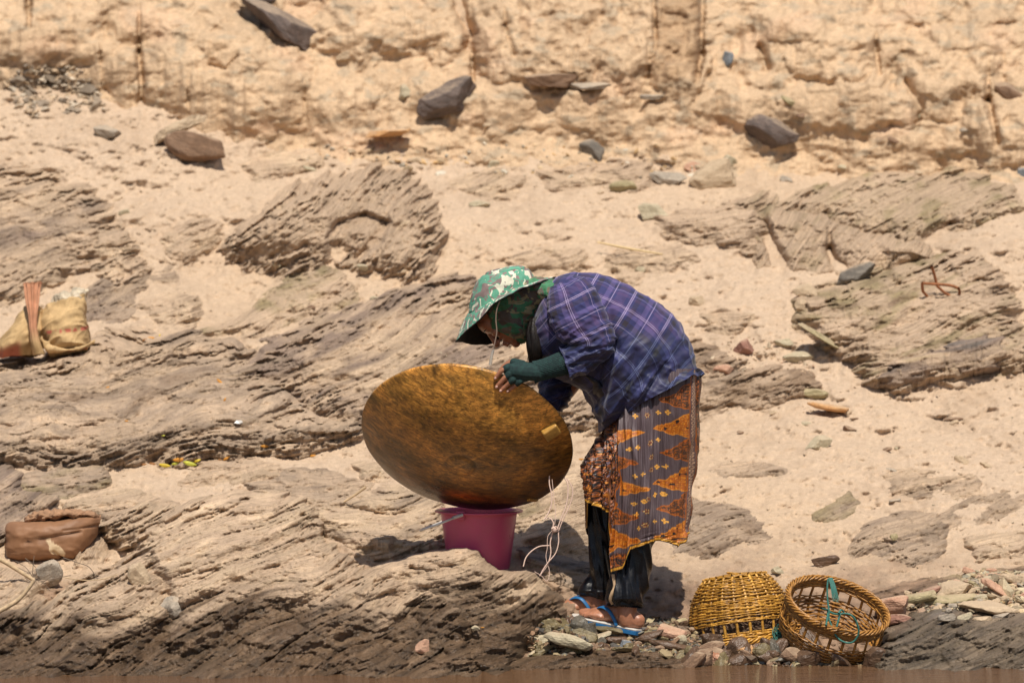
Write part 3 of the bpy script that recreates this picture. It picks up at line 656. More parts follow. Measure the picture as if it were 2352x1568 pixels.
# shards one can pick out around the feet and baskets
r = np.random.RandomState(12)
SH = [
 (1305, 1472, 84, 34, 'pale', "large cream slab spotted with brown, in front of the toes", -10), (1268, 1432, 62, 30, 'olive', "olive-grey stone at the ledge end, left of the toes", 6),
 (1268, 1447, 26, 22, 'wetolive', "round dark olive stone at the tip of the ledge", 0), (1330, 1432, 32, 44, 'wetgrey', "black-grey upright stone in front of the toes", 62),
 (1352, 1447, 24, 40, 'grey', "grey leaf-shaped stone leaning on the black stone", 112), (1378, 1428, 58, 26, 'pale', "cream and yellow block covering the toes", -6),
 (1400, 1446, 60, 22, 'wetolive', "olive block under the cream and yellow block", -4), (1340, 1458, 50, 30, 'olive', "mossy tan stone below the black upright stone", -18),
 (1376, 1463, 44, 12, 'pale', "thin pale splinter pointing up to the sandal", 24), (1412, 1470, 48, 20, 'brown', "smooth brown stone below the sandal strap", 2),
 (1378, 1474, 22, 18, 'grey', "small grey pebble beside the brown stone", 0), (1432, 1458, 34, 16, 'wetbrown', "dark brown stone under the sandal's middle", -20),
 (1535, 1448, 62, 30, 'pink', "orange-brown slab behind the heel", -10), (1492, 1460, 56, 22, 'brown', "long brown stone just right of the heel", 16),
 (1522, 1466, 16, 30, 'wetolive', "green upright sliver right of the heel", 80), (1560, 1470, 26, 24, 'pale', "whitish pebble with a brown spot near the basket", 0),
 (1540, 1480, 80, 20, 'brown', "long flat brown stone near the upturned basket", -12), (1496, 1472, 22, 18, 'grey', "pale grey pebble right of the sandal sole", 10),
 (1232, 1462, 30, 12, 'pale', "cream chip at the left end of the gravel", 10), (1250, 1470, 18, 14, 'pale', "round white pebble at the left end of the gravel", 0),
 (1246, 1494, 40, 12, 'wetolive', "yellow-brown splinter in the gravel by the ledge", 28), (1222, 1500, 30, 10, 'pale', "white splinter at the left edge of the gravel", 30),
 (1446, 1492, 60, 12, 'wetolive', "greenish flat stone above the wet slab", -3), (1436, 1480, 26, 20, 'blue', "bluish pebble in front of the sandal", 0),
 (1600, 1500, 44, 26, 'wetolive', "layered olive stone at the waterline left of the baskets", -20), (1636, 1470, 34, 46, 'brown', "upright brown shard under the upturned basket's rim", 70),
 (1690, 1496, 60, 44, 'brown', "big brown shard before the upturned basket", 40), (1720, 1498, 40, 30, 'orange', "yellow-brown wedge beside the big brown shard", -30),
 (1758, 1505, 54, 34, 'brown', "reddish-brown shard at the waterline between the baskets", -35), (1756, 1518, 34, 14, 'blue', "slate-blue chip at the waterline", 4),
 (1774, 1490, 56, 38, 'grey', "tall grey shard leaning between the two baskets", 105), (1812, 1462, 44, 22, 'brown', "brown stone in the gap between the baskets", 0),
 (1828, 1486, 60, 26, 'wetbrown', "glossy brown stone in front of the open basket", -24), (1868, 1478, 66, 38, 'brown', "pointed brown shard leaning on the open basket", -60),
 (1852, 1512, 36, 22, 'orange', "honey-coloured stone at the waterline by the open basket", -10), (1890, 1506, 50, 22, 'wetbrown', "rounded wet stone under the open basket", 0),
 (1820, 1508, 30, 16, 'wetolive', "small olive stone in the water's edge", 0), (1790, 1512, 40, 12, 'wetgrey', "thin dark shard lying in the water's edge", 15),
 (1660, 1500, 46, 14, 'wetgrey', "slanting grey shard by the wet lump", -30), (1640, 1512, 36, 18, 'pink', "pinkish stone at the waterline", 10),
 (2105, 1372, 90, 26, 'olive', "flat tan slab at the left of the gravel heap", 12), (2190, 1352, 90, 34, 'tan', "broad tan slab on the gravel heap", 14),
 (2180, 1376, 100, 26, 'olive', "grey-green slab below the broad tan slab", 4), (2270, 1392, 110, 24, 'tan', "flat slab with a black gap beneath, right of the blue scrap", -3),
 (2290, 1350, 60, 22, 'pink', "pinkish slab on the gravel heap", -30), (2226, 1312, 28, 18, 'pink', "pink stone on top of the gravel heap", -20),
 (2216, 1416, 26, 18, 'pale', "white pebble under the slab's shadow", 20), (2174, 1418, 30, 20, 'grey', "grey pebble left of the white pebble", 10),
 (2258, 1420, 36, 12, 'tan', "tan chip on the dark wet rock", 5), (2300, 1414, 30, 12, 'grey', "grey chip on the dark wet rock at the right", 12),
 (2330, 1330, 60, 24, 'tan', "tan slab at the right edge of the gravel heap", -8), (2130, 1358, 46, 16, 'red', "reddish slab at the back of the gravel heap", 20),
]
for i, (x, y, w_, h_, mt, lb, rl) in enumerate(SH):
    if y > 1415 and x < 1950: mt = {'olive': 'wetolive', 'grey': 'wetgrey', 'brown': 'wetbrown'}.get(mt, mt)
    stone(x, y, w_, h_, mt, lb, 200 + i, roll=rl, planes=7, sub=4, depth=max(w_, h_) / MPX * .7, dy=-.02 if i in (3, 4, 5, 6, 7) else -.012, pitch=r.uniform(-12, 12), flat=(.7, .7) if h_ < w_ * .7 else None, group="loose stones by the water", name="stone")
for i in range(46):
    x = r.uniform(1560, 2010); y = r.uniform(1488, 1524); w_ = r.uniform(26, 58)
    stone(x, y, w_, w_ * r.uniform(.35, .8), r.choice(['wetbrown', 'wetgrey', 'wetbrown', 'brown', 'wetolive', 'brown']), "wet brown shard jumbled along the waterline below the baskets", 1200 + i, roll=r.uniform(-60, 60), planes=7, sub=3,
          dy=-.01, yaw=r.uniform(0, 60), name="shard", cat="shard", group="wet shards below the baskets")
for i in range(190):
    q = in_poly(FEET_POLY if i % 2 else HEAP_POLY, r, 1)[0]
    w_ = r.uniform(12, 30); 
    mt = r.choice(['wetbrown', 'wetgrey', 'wetolive', 'wetbrown', 'brown', 'wetolive']) if i % 2 else r.choice(['tan', 'olive', 'grey', 'pale', 'pink', 'tan'])
    stone(q[0], q[1], w_, w_ * r.uniform(.35, .7), mt, "small angular pebble in the gravel near the sandals and baskets" if i % 2 else "small tan pebble in the gravel heap on the right",
          400 + i, roll=r.uniform(-35, 35), planes=8, sub=2, dy=-.008, yaw=r.uniform(0, 90), name="pebble", cat="pebble", group="pebbles around the feet" if i % 2 else "pebbles in the right gravel heap")
for i in range(46):
    x, y = [(r.uniform(20, 2330), r.uniform(390, 760)), (r.uniform(1620, 2330), r.uniform(900, 1300)), (r.uniform(700, 2300), r.uniform(250, 420))][i % 3]
    if 1040 < x < 1640 and y > 600: continue
    w_ = r.uniform(12, 30)
    stone(x, y, w_, w_ * r.uniform(.3, .6), r.choice(['tan', 'grey', 'brown', 'tan', 'pale']), "scattered small stone half sunk in the dry sand", 700 + i, roll=r.uniform(-25, 25), planes=8, sub=3, name="pebble", cat="pebble", group="pebbles scattered on the dry sand")
# ------------------------------------------------------------------ tubes, lofts
def catmull(pts, n):
    pts = np.asarray(pts, float); m = len(pts)
    if m == 2: return pts[0] + (pts[1] - pts[0]) * np.linspace(0, 1, n)[:, None]
    t = np.linspace(0, m - 1, n); i = np.clip(t.astype(int), 0, m - 2); f = (t - i)[:, None]
    g = lambda k: pts[np.clip(k, 0, m - 1)]
    p0, p1, p2, p3 = g(i - 1), g(i), g(i + 1), g(i + 2)
    p0 = np.where((i == 0)[:, None], 2 * p1 - p2, p0); p3 = np.where((i == m - 2)[:, None], 2 * p2 - p1, p3)
    return .5 * ((2 * p1) + (-p0 + p2) * f + (2 * p0 - 5 * p1 + 4 * p2 - p3) * f ** 2 + (-p0 + 3 * p1 - 3 * p2 + p3) * f ** 3)
def frames(path):
    T = np.gradient(path, axis=0); T /= np.linalg.norm(T, axis=1)[:, None] + 1e-12
    n = np.cross(T[0], [0, 0, 1.0]); 
    if np.linalg.norm(n) < .1: n = np.cross(T[0], [1.0, 0, 0])
    Ns = []
    for t in T:
        n = n - t * np.dot(n, t); n = n / (np.linalg.norm(n) + 1e-12); Ns.append(n)
    Nn = np.array(Ns); return T, Nn, np.cross(T, Nn)
def tube_np(path, rad, k=6, closed=False, caps=True):
    path = np.asarray(path, float); m = len(path); rad = np.broadcast_to(rad, (m,))
    T, A, B = frames(path)
    a = np.linspace(0, 2 * np.pi, k, endpoint=False)
    V = path[:, None] + rad[:, None, None] * (A[:, None] * np.cos(a)[None, :, None] + B[:, None] * np.sin(a)[None, :, None])
    F = grid_faces(m, k, wrap=True)
    V = V.reshape(-1, 3)
    if closed:
        i = np.arange(k); j = (i + 1) % k
        F = np.concatenate([F, np.stack([(m - 1) * k + i, (m - 1) * k + j, j, i], -1)])
    elif caps:
        V = np.concatenate([V, path[[0, -1]]]); c0, c1 = m * k, m * k + 1; i = np.arange(k); j = (i + 1) % k
        F = np.concatenate([F, np.stack([i, j * 0 + c0, j * 0 + c0, j], -1)[:, [0, 1, 3, 3]] * 0 + np.stack([j, i, i * 0 + c0, i * 0 + c0], -1), np.stack([(m - 1) * k + i, (m - 1) * k + j, i * 0 + c1, i * 0 + c1], -1)])
    return V, F
def clean(o):
    """drop degenerate corners left by quads that end in a point"""
    o.data.validate(); return o
def join(parts):
    V, F, off = [], [], 0
    for v, f in parts:
        V.append(v); F.append(f + off); off += len(v)
    return np.concatenate(V), np.concatenate(F)
def tube(name, path, rad, mat, parent=None, k=6, n=None, closed=False):
    if n: path = catmull(path, n)
    if n and np.ndim(rad): rad = np.interp(np.linspace(0, 1, n), np.linspace(0, 1, len(rad)), rad)
    V, F = tube_np(path, rad, k, closed)
    o = clean(mesh_np(name, V, F, mat))
    if parent: adopt(o, parent)
    return o
def grid_normals(G, wrap=True):
    if wrap:
        du = np.roll(G, -1, 1) - np.roll(G, 1, 1)
    else: du = np.gradient(G, axis=1)
    dv = np.gradient(G, axis=0); n = np.cross(du, dv); n /= np.linalg.norm(n, axis=2)[..., None] + 1e-12
    return n
def lathe(profile, k=64):
    """profile [(r,z)] -> rings"""
    pr = np.array(profile, float); a = np.linspace(0, 2 * np.pi, k, endpoint=False)
    G = np.stack([pr[:, :1] * np.cos(a), pr[:, :1] * np.sin(a), np.broadcast_to(pr[:, 1:2], (len(pr), k))], -1)
    return G
def basis(o, zax, xax):
    z = Vector(zax).normalized(); x = Vector(xax); x = (x - z * x.dot(z)).normalized(); y = z.cross(x)
    o.rotation_euler = Matrix((x, y, z)).transposed().to_euler()

# ------------------------------------------------------------------ wooden gold pan, convex outside towards the river
PAN_C = P(1072, 1008, .05); PR = .381
th = R_(13); tl = R_(47)
sd = Vector((-math.sin(th), 0, -math.cos(th)))
OUTN = (Vector((0, -1, .049)).normalized() * math.cos(tl) + sd * math.sin(tl)).normalized()   # axis through the outside
E1 = Vector((math.cos(th), 0, -math.sin(th))); E1 = (E1 - OUTN * E1.dot(OUTN)).normalized(); E2 = E1.cross(OUTN)
if E2.z < 0: E2 = -E2
pan = empty("gold_pan", PAN_C, "large round wooden gold pan held tilted on top of the magenta bucket", "pan")
Rs = .62; dep = Rs - math.sqrt(Rs * Rs - PR * PR)
def pan_pt(r, phi, off=0):
    """point on the outside; phi from E1 towards E2"""
    h = math.sqrt(Rs * Rs - r * r) - math.sqrt(Rs * Rs - PR * PR) + off
    return PAN_C + E1 * (r * math.cos(phi)) + E2 * (r * math.sin(phi)) + OUTN * h
prof = []
for i in range(44):
    r = PR * i / 43; prof.append((max(r, .0005), math.sqrt(Rs * Rs - r * r) - math.sqrt(Rs * Rs - PR * PR)))
prof = [(r, h + (.0035 if r < .048 else 0) - (.002 if .048 <= r < .057 else 0)) for r, h in prof]
prof += [(PR + .003, -.003), (PR + .003, -.010), (PR - .002, -.0125), (PR - .010, -.010)]
for i in range(20):
    r = (PR - .012) * (19 - i) / 19; prof.append((max(r, .0005), (math.sqrt(Rs * Rs - r * r) - math.sqrt(Rs * Rs - PR * PR)) * .93 - .012))
G = lathe(prof, 160)
ang = np.arctan2(G[..., 1], G[..., 0])
G[..., 2] += .0022 * fbm(G[..., 0] * 9, G[..., 1] * 9, 3, 5)
rimwob = 1 + .004 * pn(ang * 2.2, ang * 0 + 3, 8); G[..., 0] *= rimwob; G[..., 1] *= rimwob
Wd = G[..., 0:1] * np.array(E1) + G[..., 1:2] * np.array(E2) + G[..., 2:3] * np.array(OUTN) + np.array(PAN_C)
m, n, b = mat_new("wet_carved_wood")
uvn = N(n, 'ShaderNodeTexCoord').outputs['UV']
st1 = noise(n, mapping(n, uvn, (16, 95, 1), (0, 0, R_(3))), 1.0, 8, .72, dist=1.2)
st2 = noise(n, mapping(n, uvn, (60, 300, 1), (0, 0, R_(-4))), 1.0, 5, .65, dist=.6)
bl = noise(n, mapping(n, uvn, (5, 7, 1)), 1.2, 5, .65); bl2 = noise(n, mapping(n, uvn, (34, 64, 1)), 1.0, 9, .78, dist=.8)
c = ramp(n, bl2, [(.28, (.075, .048, .022)), (.42, (.23, .125, .04)), (.56, (.52, .28, .08)), (.74, (.80, .47, .15))])
c2 = ramp(n, st1, [(.30, (.28, .27, .24)), (.5, (.85, .83, .75)), (.7, (1.2, 1.15, 1.0))])
c = mixc(n, 1, c, c2, 'MULTIPLY')
c = mixc(n, .8, c, ramp(n, st2, [(.32, (.55, .52, .5)), (.65, (1.25, 1.2, 1.1))]), 'MULTIPLY')
sx = N(n, 'ShaderNodeSeparateXYZ'); n.links.new(uvn, sx.inputs[0])
top = mth(n, 'ADD', mth(n, 'MULTIPLY', sx.outputs[1], 1.3), mth(n, 'MULTIPLY', bl, .9))       # sunlit top and shaded underside of the bowl painted into the wood colour
c = mixc(n, .85, c, ramp(n, noise(n, mapping(n, uvn, (7, 11, 1)), 1.0, 6, .72, dist=.5), [(.36, (.34, .38, .30)), (.50, (.85, .84, .74)), (.64, (1.25, 1.15, 1.0))]), 'MULTIPLY')
tf = ramp(n, top, [(.12, (.30, .27, .22)), (.45, (.72, .66, .54)), (.75, (1.5, 1.4, 1.22))])
c = mixc(n, 1, c, tf, 'MULTIPLY')
at = N(n, 'ShaderNodeAttribute', attribute_name="Col"); c = mixc(n, 1, c, at.outputs['Color'], 'MULTIPLY')
n.links.new(c, b.inputs['Base Color'])
n.links.new(ramp(n, bl, [(.3, (.22, .22, .22)), (.7, (.5, .5, .5))]), b.inputs['Roughness']); b.inputs['Specular IOR Level'].default_value = .5
bump(n, b, mth(n, 'ADD', st1, mth(n, 'MULTIPLY', st2, .6)), .28, .004)
M_PAN = m
gx_, gy_ = G[..., 0], G[..., 1]
pc = np.ones(G.shape)
sc_ = np.exp(-(sdf_seg(gx_, gy_, [(-.02, -.01), (.16, .17), (.27, .24)]) / .003) ** 2)[..., None]; pc = pc * (1 + .8 * sc_)
wetp = sst(.0, .02, gy_ - .145 - .02 * fbm(gx_ * 30, gy_ * 8, 3, 9) - .5 * np.abs(gx_ - .2) ** 1.3) * sst(.02, .1, gx_); pc = pc * (1 + wetp[..., None] * .45)
dk = np.exp(-(((gx_ + .165) / .012) ** 2 + ((gy_ - .335) / .03) ** 2))[..., None]; pc = pc * (1 - .85 * dk)
rg = np.exp(-((np.hypot(gx_, gy_) - .053) / .004) ** 2)[..., None]; pc = pc * (1 - .45 * rg)
rd = np.exp(-(((gx_ - .05) / .10) ** 2 + ((gy_ + .20) / .035) ** 2))[..., None]; pc = pc * (1 + rd * np.array([1.3, .1, -.2]))
rdu = np.exp(-((gx_ + .02) / .13) ** 2 - ((gy_ + .03) / .09) ** 2)[..., None]; pc = pc * (1 + .5 * rdu)
uvp = np.stack([gx_, gy_ + .5 * 0], -1)
adopt(mesh_np("bowl", Wd, grid_faces(len(prof), 160, wrap=True), M_PAN, uv=uvp, col=pc), pan)
# handle block close to the right rim
import bmesh
def box_mesh(name, c, ax, dims, mat, parent, bev=.004, col=None):
    bm = bmesh.new(); bmesh.ops.create_cube(bm, size=1)
    M = Matrix((ax[0] * dims[0], ax[1] * dims[1], ax[2] * dims[2])).transposed().to_4x4(); M.translation = c
    bmesh.ops.scale(bm, vec=(dims[0], dims[1], dims[2]), verts=bm.verts)
    bmesh.ops.bevel(bm, geom=bm.edges[:], offset=bev, segments=3, affect='EDGES', profile=.6)
    R3 = Matrix((ax[0], ax[1], ax[2])).transposed().to_4x4(); R3.translation = c
    bm.transform(R3)
    me = bpy.data.meshes.new(name); bm.to_mesh(me); bm.free(); me.materials.append(mat)
    a = me.attributes.new("Col", 'FLOAT_COLOR', 'POINT'); a.data.foreach_set("color", np.ones(len(me.vertices) * 4, np.float32) * 1.0)
    for p_ in me.polygons: p_.use_smooth = True
    o = bpy.data.objects.new(name, me); COL.objects.link(o)
    if parent: adopt(o, parent)
    return o
wood2 = simple_mat("pale_wet_wood", (.46, .25, .055), .4, .35, 40, .3)
ph = math.atan2(.20, .29)
hp = pan_pt(.343, R_(34), .012)
rad_ = (E1 * math.cos(R_(36)) + E2 * math.sin(R_(36)))
tanv = OUTN.cross(rad_).normalized(); nn = (OUTN * math.cos(R_(33)) + rad_ * math.sin(R_(33))).normalized(); rr = (rad_ - nn * rad_.dot(nn)).normalized()
box_mesh("handle", hp, (tanv, rr, nn), (.046, .060, .034), wood2, pan, .007)
hp2 = pan_pt(.357, R_(-38), .002); rad_ = (E1 * math.cos(R_(-38)) + E2 * math.sin(R_(-38)))
tanv = OUTN.cross(rad_).normalized(); nn = (OUTN * math.cos(R_(33)) + rad_ * math.sin(R_(33))).normalized(); rr = (rad_ - nn * rad_.dot(nn)).normalized()
box_mesh("handle", hp2, (tanv, rr, nn), (.016, .05, .010), wood2, pan, .003)

# ------------------------------------------------------------------ bucket
BY = .30; sB = (20 + BY) / 20
bt = P(1100, 1169, BY); bb = P(1096, 1318, BY); BH = bt.z - bb.z; Rt, Rb = 89 / MPX * sB, 69 / MPX * sB
bk = empty("bucket", (bt.x, bt.y, bb.z), "magenta plastic bucket standing on the rocks under the wooden pan", "bucket")
m, n, b = mat_new("magenta_plastic"); b.inputs['Base Color'].default_value = (.50, .07, .155, 1); b.inputs['Roughness'].default_value = .32
b.inputs['Subsurface Weight'].default_value = .0
co = N(n, 'ShaderNodeTexCoord').outputs['Object']
dn_ = noise(n, mapping(n, co, (1, 1, 1)), 9, 6, .7)
n.links.new(mixc(n, ramp(n, dn_, [(.45, (0, 0, 0)), (.8, (.35, .35, .35))]), (.50, .07, .155), (.40, .16, .13)), b.inputs['Base Color'])
n.links.new(ramp(n, dn_, [(.3, (.25,) * 3), (.8, (.55,) * 3)]), b.inputs['Roughness'])
M_BK = m
H_ = BH
bp = [(.001, 0), (Rb - .004, 0), (Rb, .004)] + [(Rb + (Rt - Rb) * t, H_ * t) for t in np.linspace(.05, .955, 14)] + [(Rt, H_ * .96), (Rt + .018, H_ * .962), (Rt + .020, H_ * .967), (Rt + .020, H_ * .982), (Rt + .017, H_ * .99), (Rt, H_ * .992), (Rt - .004, H_ * .985)] + \
     [(Rt - .004 + (Rb - Rt) * t, H_ * (.98 - .95 * t)) for t in np.linspace(0.02, 1, 10)] + [(.001, H_ * .03)]
Gb = lathe(bp, 96) + np.array(bk.location)
adopt(mesh_np("body", Gb, grid_faces(len(bp), 96, wrap=True), M_BK), bk)
M_STEEL = simple_mat("galvanised_wire", (.62, .61, .58), .4, .15, 40, .1, metal=.25)
xe = P(1058, 1183, BY - Rt * .85)
box_mesh("ear", xe + Vector((0, -.004, 0)), (Vector((1, 0, 0)), Vector((0, 1, 0)), Vector((0, 0, 1))), (.030, .026, .034), M_BK, bk, .004)
hpth = [xe + Vector((.004, -.014, .002)), P(1040, 1190, BY - .17), P(1000, 1206, BY - .20), P(972, 1216, BY - .16), P(966, 1217, BY - .06), P(978, 1212, BY + .05), P(1010, 1200, BY + .12), P(1030, 1190, BY + .14)]
tube("bail", [v[:] for v in hpth], .0042, M_STEEL, bk, 8, 50)
tube("bail_grip", [P(1040, 1189, BY - .171)[:], P(1062, 1182, BY - .150)[:]], .0062, M_STEEL, bk, 8, 6)

# ------------------------------------------------------------------ ropes hanging from the pan
M_CORD = simple_mat("pink_white_cord", (.72, .52, .43), .7, .2, 200, .3)
rope = empty("cord", P(1270, 1200, -.03), "thin pinkish white cord hanging in loops from the pan's right edge", "cord")
def cpath(pts, Y0, Y1=None):
    Y1 = Y0 if Y1 is None else Y1; k = len(pts)
    return [PP(x, y, Y0 + (Y1 - Y0) * i / (k - 1)).tolist() for i, (x, y) in enumerate(pts)]
YC = -.03
for pts in ([(1262, 1092), (1262, 1112), (1267, 1135), (1266, 1160), (1258, 1180), (1250, 1192)],
            [(1296, 1096), (1304, 1112), (1304, 1140), (1299, 1165), (1288, 1192), (1280, 1215)],
            [(1302, 1098), (1315, 1122), (1312, 1150), (1300, 1178), (1290, 1200), (1283, 1222), (1283, 1245), (1276, 1270), (1258, 1292), (1246, 1310), (1240, 1322)],
            [(1254, 1190), (1264, 1190), (1271, 1200), (1270, 1214), (1276, 1220), (1284, 1216), (1277, 1209), (1267, 1214)],
            [(1268, 1218), (1258, 1232), (1257, 1258), (1254, 1275), (1256, 1290), (1262, 1310), (1260, 1328), (1254, 1333), (1244, 1322), (1228, 1312)],
            [(1270, 1220), (1264, 1245), (1265, 1270), (1258, 1296), (1248, 1310), (1242, 1318)],
            [(1262, 1252), (1240, 1254), (1222, 1264), (1208, 1280), (1202, 1300)],
            [(1268, 1100), (1272, 1140), (1276, 1175), (1274, 1205)]):
    tube("strand", cpath(pts, YC, YC - .02), .0023 if pts[0][0] != 1268 else .0012, M_CORD, rope, 6, 40)
V, F = stone_shape(5, (.022, .018, .026), 2, 12)
kn = mesh_np("knot", V + np.array(P(1272, 1215, YC - .012)), F, M_CORD); adopt(kn, rope)

# ------------------------------------------------------------------ wicker baskets
def wick_mat(name, a, b_, rough):
    m, n, b = mat_new(name)
    oi = N(n, 'ShaderNodeObjectInfo').outputs['Random']; co = N(n, 'ShaderNodeTexCoord').outputs['Object']
    nz = noise(n, co, 28, 4, .7); c = ramp(n, nz, [(.3, a), (.7, b_)])
    c = mixc(n, 1, c, ramp(n, noise(n, co, 160, 3), [(.3, (.55, .5, .45)), (.62, (1.15, 1.15, 1.15))]), 'MULTIPLY')
    c = mixc(n, 1, c, ramp(n, oi, [(0, (.75, .73, .7)), (1, (1.12, 1.12, 1.12))]), 'MULTIPLY')
    n.links.new(c, b.inputs['Base Color']); b.inputs['Roughness'].default_value = rough
    bump(n, b, noise(n, co, 260, 2), .3, .002); return m
M_WIC = wick_mat("wet_yellow_cane", (.27, .125, .02), (.78, .43, .075), .36)
M_WIC2 = wick_mat("wet_brown_cane", (.22, .095, .018), (.56, .28, .065), .36)
def basket(name, label, M, R0, Rm, Rb_, Hh, gap, mat, seed, nst=26, rows=24, sq=.9):
    """open basket, local frame: base at z=0, rim at z=Hh; gap=(z0,z1) the open band under the rim"""
    rs = np.random.RandomState(seed)
    root = empty(name, (0, 0, 0), label, "basket", "wicker baskets at the waterline"); root.matrix_world = M
    zz = np.array([0, .12, .35, .62, .85, 1.0]) * Hh; rr_ = np.array([Rb_, Rb_ * 1.18, Rm * .93, Rm, (Rm + R0) / 2, R0])
    rad = lambda z: np.interp(z, zz, rr_)
    zf = np.linspace(0, Hh, 60); rf = np.interp(zf, zz, rr_)
    for _ in range(6): rf[1:-1] = (rf[:-2] + rf[2:] + rf[1:-1]) / 3
    rad = lambda z: np.interp(z, zf, rf)
    put = lambda nm, V, F: clean(mesh_np(nm, V, F, mat, parent=root))
    for i in range(nst):                                                    # flat upright stakes
        a = 2 * np.pi * (i + .5) / nst; zc = np.linspace(0.0, Hh * .99, 22); r_ = rad(zc)
        pth = np.stack([r_ * np.cos(a), r_ * np.sin(a), zc], -1)
        V, F = tube_np(pth, .0036, 6); c0 = np.repeat(pth, 6, 0); V[:len(c0)] = c0 + (V[:len(c0)] - c0) * 1.0
        tn = np.array([-np.sin(a), np.cos(a), 0]); d = V[:len(c0)] - c0; V[:len(c0)] += tn * (d @ tn)[:, None] * .55
        put("stake", V, F)
    k = 156
    aa = np.linspace(0, 2 * np.pi, k, endpoint=False)
    zs = list(np.linspace(Hh * .035, gap[0], rows)) + list(np.linspace(gap[1], Hh * .97, 4))
    for q, z in enumerate(zs):
        for s_ in (0, 1):
            ph_ = np.pi * ((q + s_) % 2); wob = .0016 * pn(aa * 3 + q, aa * 0 + q * 3.7 + s_, seed + 1)
            wob[-8:] = wob[-8:] * np.linspace(1, 0, 8) + wob[0] * np.linspace(0, 1, 8)
            r_ = rad(z) + .0048 * np.sin(aa * nst / 2 + ph_)
            zz_ = z + (.0026 * (s_ - .5) * 2) * np.cos(aa * nst / 2 + ph_) * 0 + .0028 * (s_ * 2 - 1) + wob + .002 * rs.randn()
            pth = np.stack([r_ * np.cos(aa), r_ * np.sin(aa), zz_], -1)
            V, F = tube_np(pth, .0024 * rs.uniform(.75, 1.2), 5, closed=True); put("weave_strand", V, F)
    for s_ in range(5):                                                     # braided rim
        ph_ = 2 * np.pi * s_ / 5; tw = aa * 11 + ph_
        r_ = R0 + .0085 * np.cos(tw) + .004; z_ = Hh + .0085 * np.sin(tw)
        pth = np.stack([r_ * np.cos(aa), r_ * np.sin(aa), z_], -1)
        V, F = tube_np(pth + rs.randn(*pth.shape) * .0005, .0038, 6, closed=True); put("rim_braid", V, F)
    for q in range(4):                                                      # under-rim bands
        r_ = R0 + .003 * np.sin(aa * nst / 2 + q * np.pi); pth = np.stack([r_ * np.cos(aa), r_ * np.sin(aa), Hh - .012 - .007 * q + 0 * aa], -1)
        V, F = tube_np(pth, .0036, 5, closed=True); put("rim_braid", V, F)
    parts = []
    for q in range(15):                                                     # woven base
        r0 = Rb_ * (q + .6) / 15; pth = np.stack([r0 * np.cos(aa), r0 * np.sin(aa), .003 * np.sin(aa * nst / 2 + q * np.pi) - .012 * (1 - (r0 / Rb_) ** 2)], -1)
        parts.append(tube_np(pth[::2], Rb_ / 28, 5, closed=True))
    V, F = join(parts); put("base", V, F)
    for i in range(0, nst // 2):
        a = 2 * np.pi * (i + .5) / nst; V, F = tube_np(np.stack([np.linspace(-Rb_, Rb_, 8) * np.cos(a), np.linspace(-Rb_, Rb_, 8) * np.sin(a), np.full(8, -.008)], -1), .003, 5); put("base_spoke", V, F)
    # carrying loop on the base
    a = np.linspace(0, 2 * np.pi, 24, endpoint=False)
    V, F = tube_np(np.stack([.035 * np.cos(a) + .01, .018 * np.sin(a), -.016 + .008 * np.cos(a)], -1), .0032, 6, closed=True); put("base_loop", V, F)
    return root
def frame_M(loc, z, x):
    z = Vector(z).normalized(); x = Vector(x); x = (x - z * x.dot(z)).normalized(); y = z.cross(x)
    M = Matrix((x, y, z)).transposed().to_4x4(); M.translation = loc; return M
# upturned one: base up, rim down, leaning a little to the right and towards the river
zd = Vector((.13, -.16, -1)).normalized()
B1 = P(1688, 1328, .02)
basket("wicker_basket", "upturned golden wicker basket with its base up, beside the person's heels", frame_M(B1, zd, (1, 0, 0)), .170, .182, .118, .238, (.165, .212), M_WIC, 3, 24, 27)
# open one: mouth up towards the left and the river
zo = Vector((.25, -.40, .88)).normalized()
rimc = P(1924, 1390, -.27)
B2 = rimc - zo * .205
basket("wicker_basket", "open brown wicker basket lying tilted with its mouth towards the river, green cord on it", frame_M(B2, zo, (1, 0, 0)), .178, .184, .112, .205, (.128, .170), M_WIC2, 4, 24, 18)
M_GCORD = simple_mat("green_nylon_cord", (.035, .16, .13), .6, .3, 200, .3)
gr = empty("green_cord", P(1905, 1400, -.42), "green nylon cord tied to the rim of the open basket, ending in a loop", "cord")
for pts in ([(1902, 1328), (1900, 1350), (1901, 1378), (1904, 1400), (1904, 1420), (1912, 1440), (1922, 1462), (1940, 1474), (1958, 1474), (1970, 1460), (1972, 1445), (1966, 1425), (1955, 1412), (1940, 1408), (1930, 1410), (1926, 1422), (1922, 1438)],
            [(1904, 1400), (1892, 1398), (1886, 1396)], [(1906, 1404), (1914, 1408), (1930, 1410), (1938, 1406), (1932, 1400), (1926, 1408)], [(1902, 1402), (1900, 1420), (1897, 1436)]):
    tube("strand", cpath(pts, -.40, -.50), .0036, M_GCORD, gr, 6, 60)
for k in range(9):
    x = 1903 + (k - 4) * 2.2
    tube("frayed_end", cpath([(1903 + k, 1326), (1908 + k * 1.3, 1345), (1912 + k * 1.8, 1372 + (k * 7) % 13)], -.38 + .003 * k, -.41), .0016, M_GCORD, gr, 5, 14)
gc = empty("green_cord", P(1786, 1464, -.18), "tangled green cord bunched at the right end of the upturned basket's rim", "cord")
rs = np.random.RandomState(9)
for k in range(16):
    c0 = np.array([1786 + rs.randn() * 5, 1462 + rs.randn() * 11]); p4 = [c0 + rs.randn(2) * [6, 9] for _ in range(6)]
    tube("strand", [PP(q[0], q[1], -.19 + rs.randn() * .008).tolist() for q in p4], .0016, M_GCORD, gc, 5, 20)
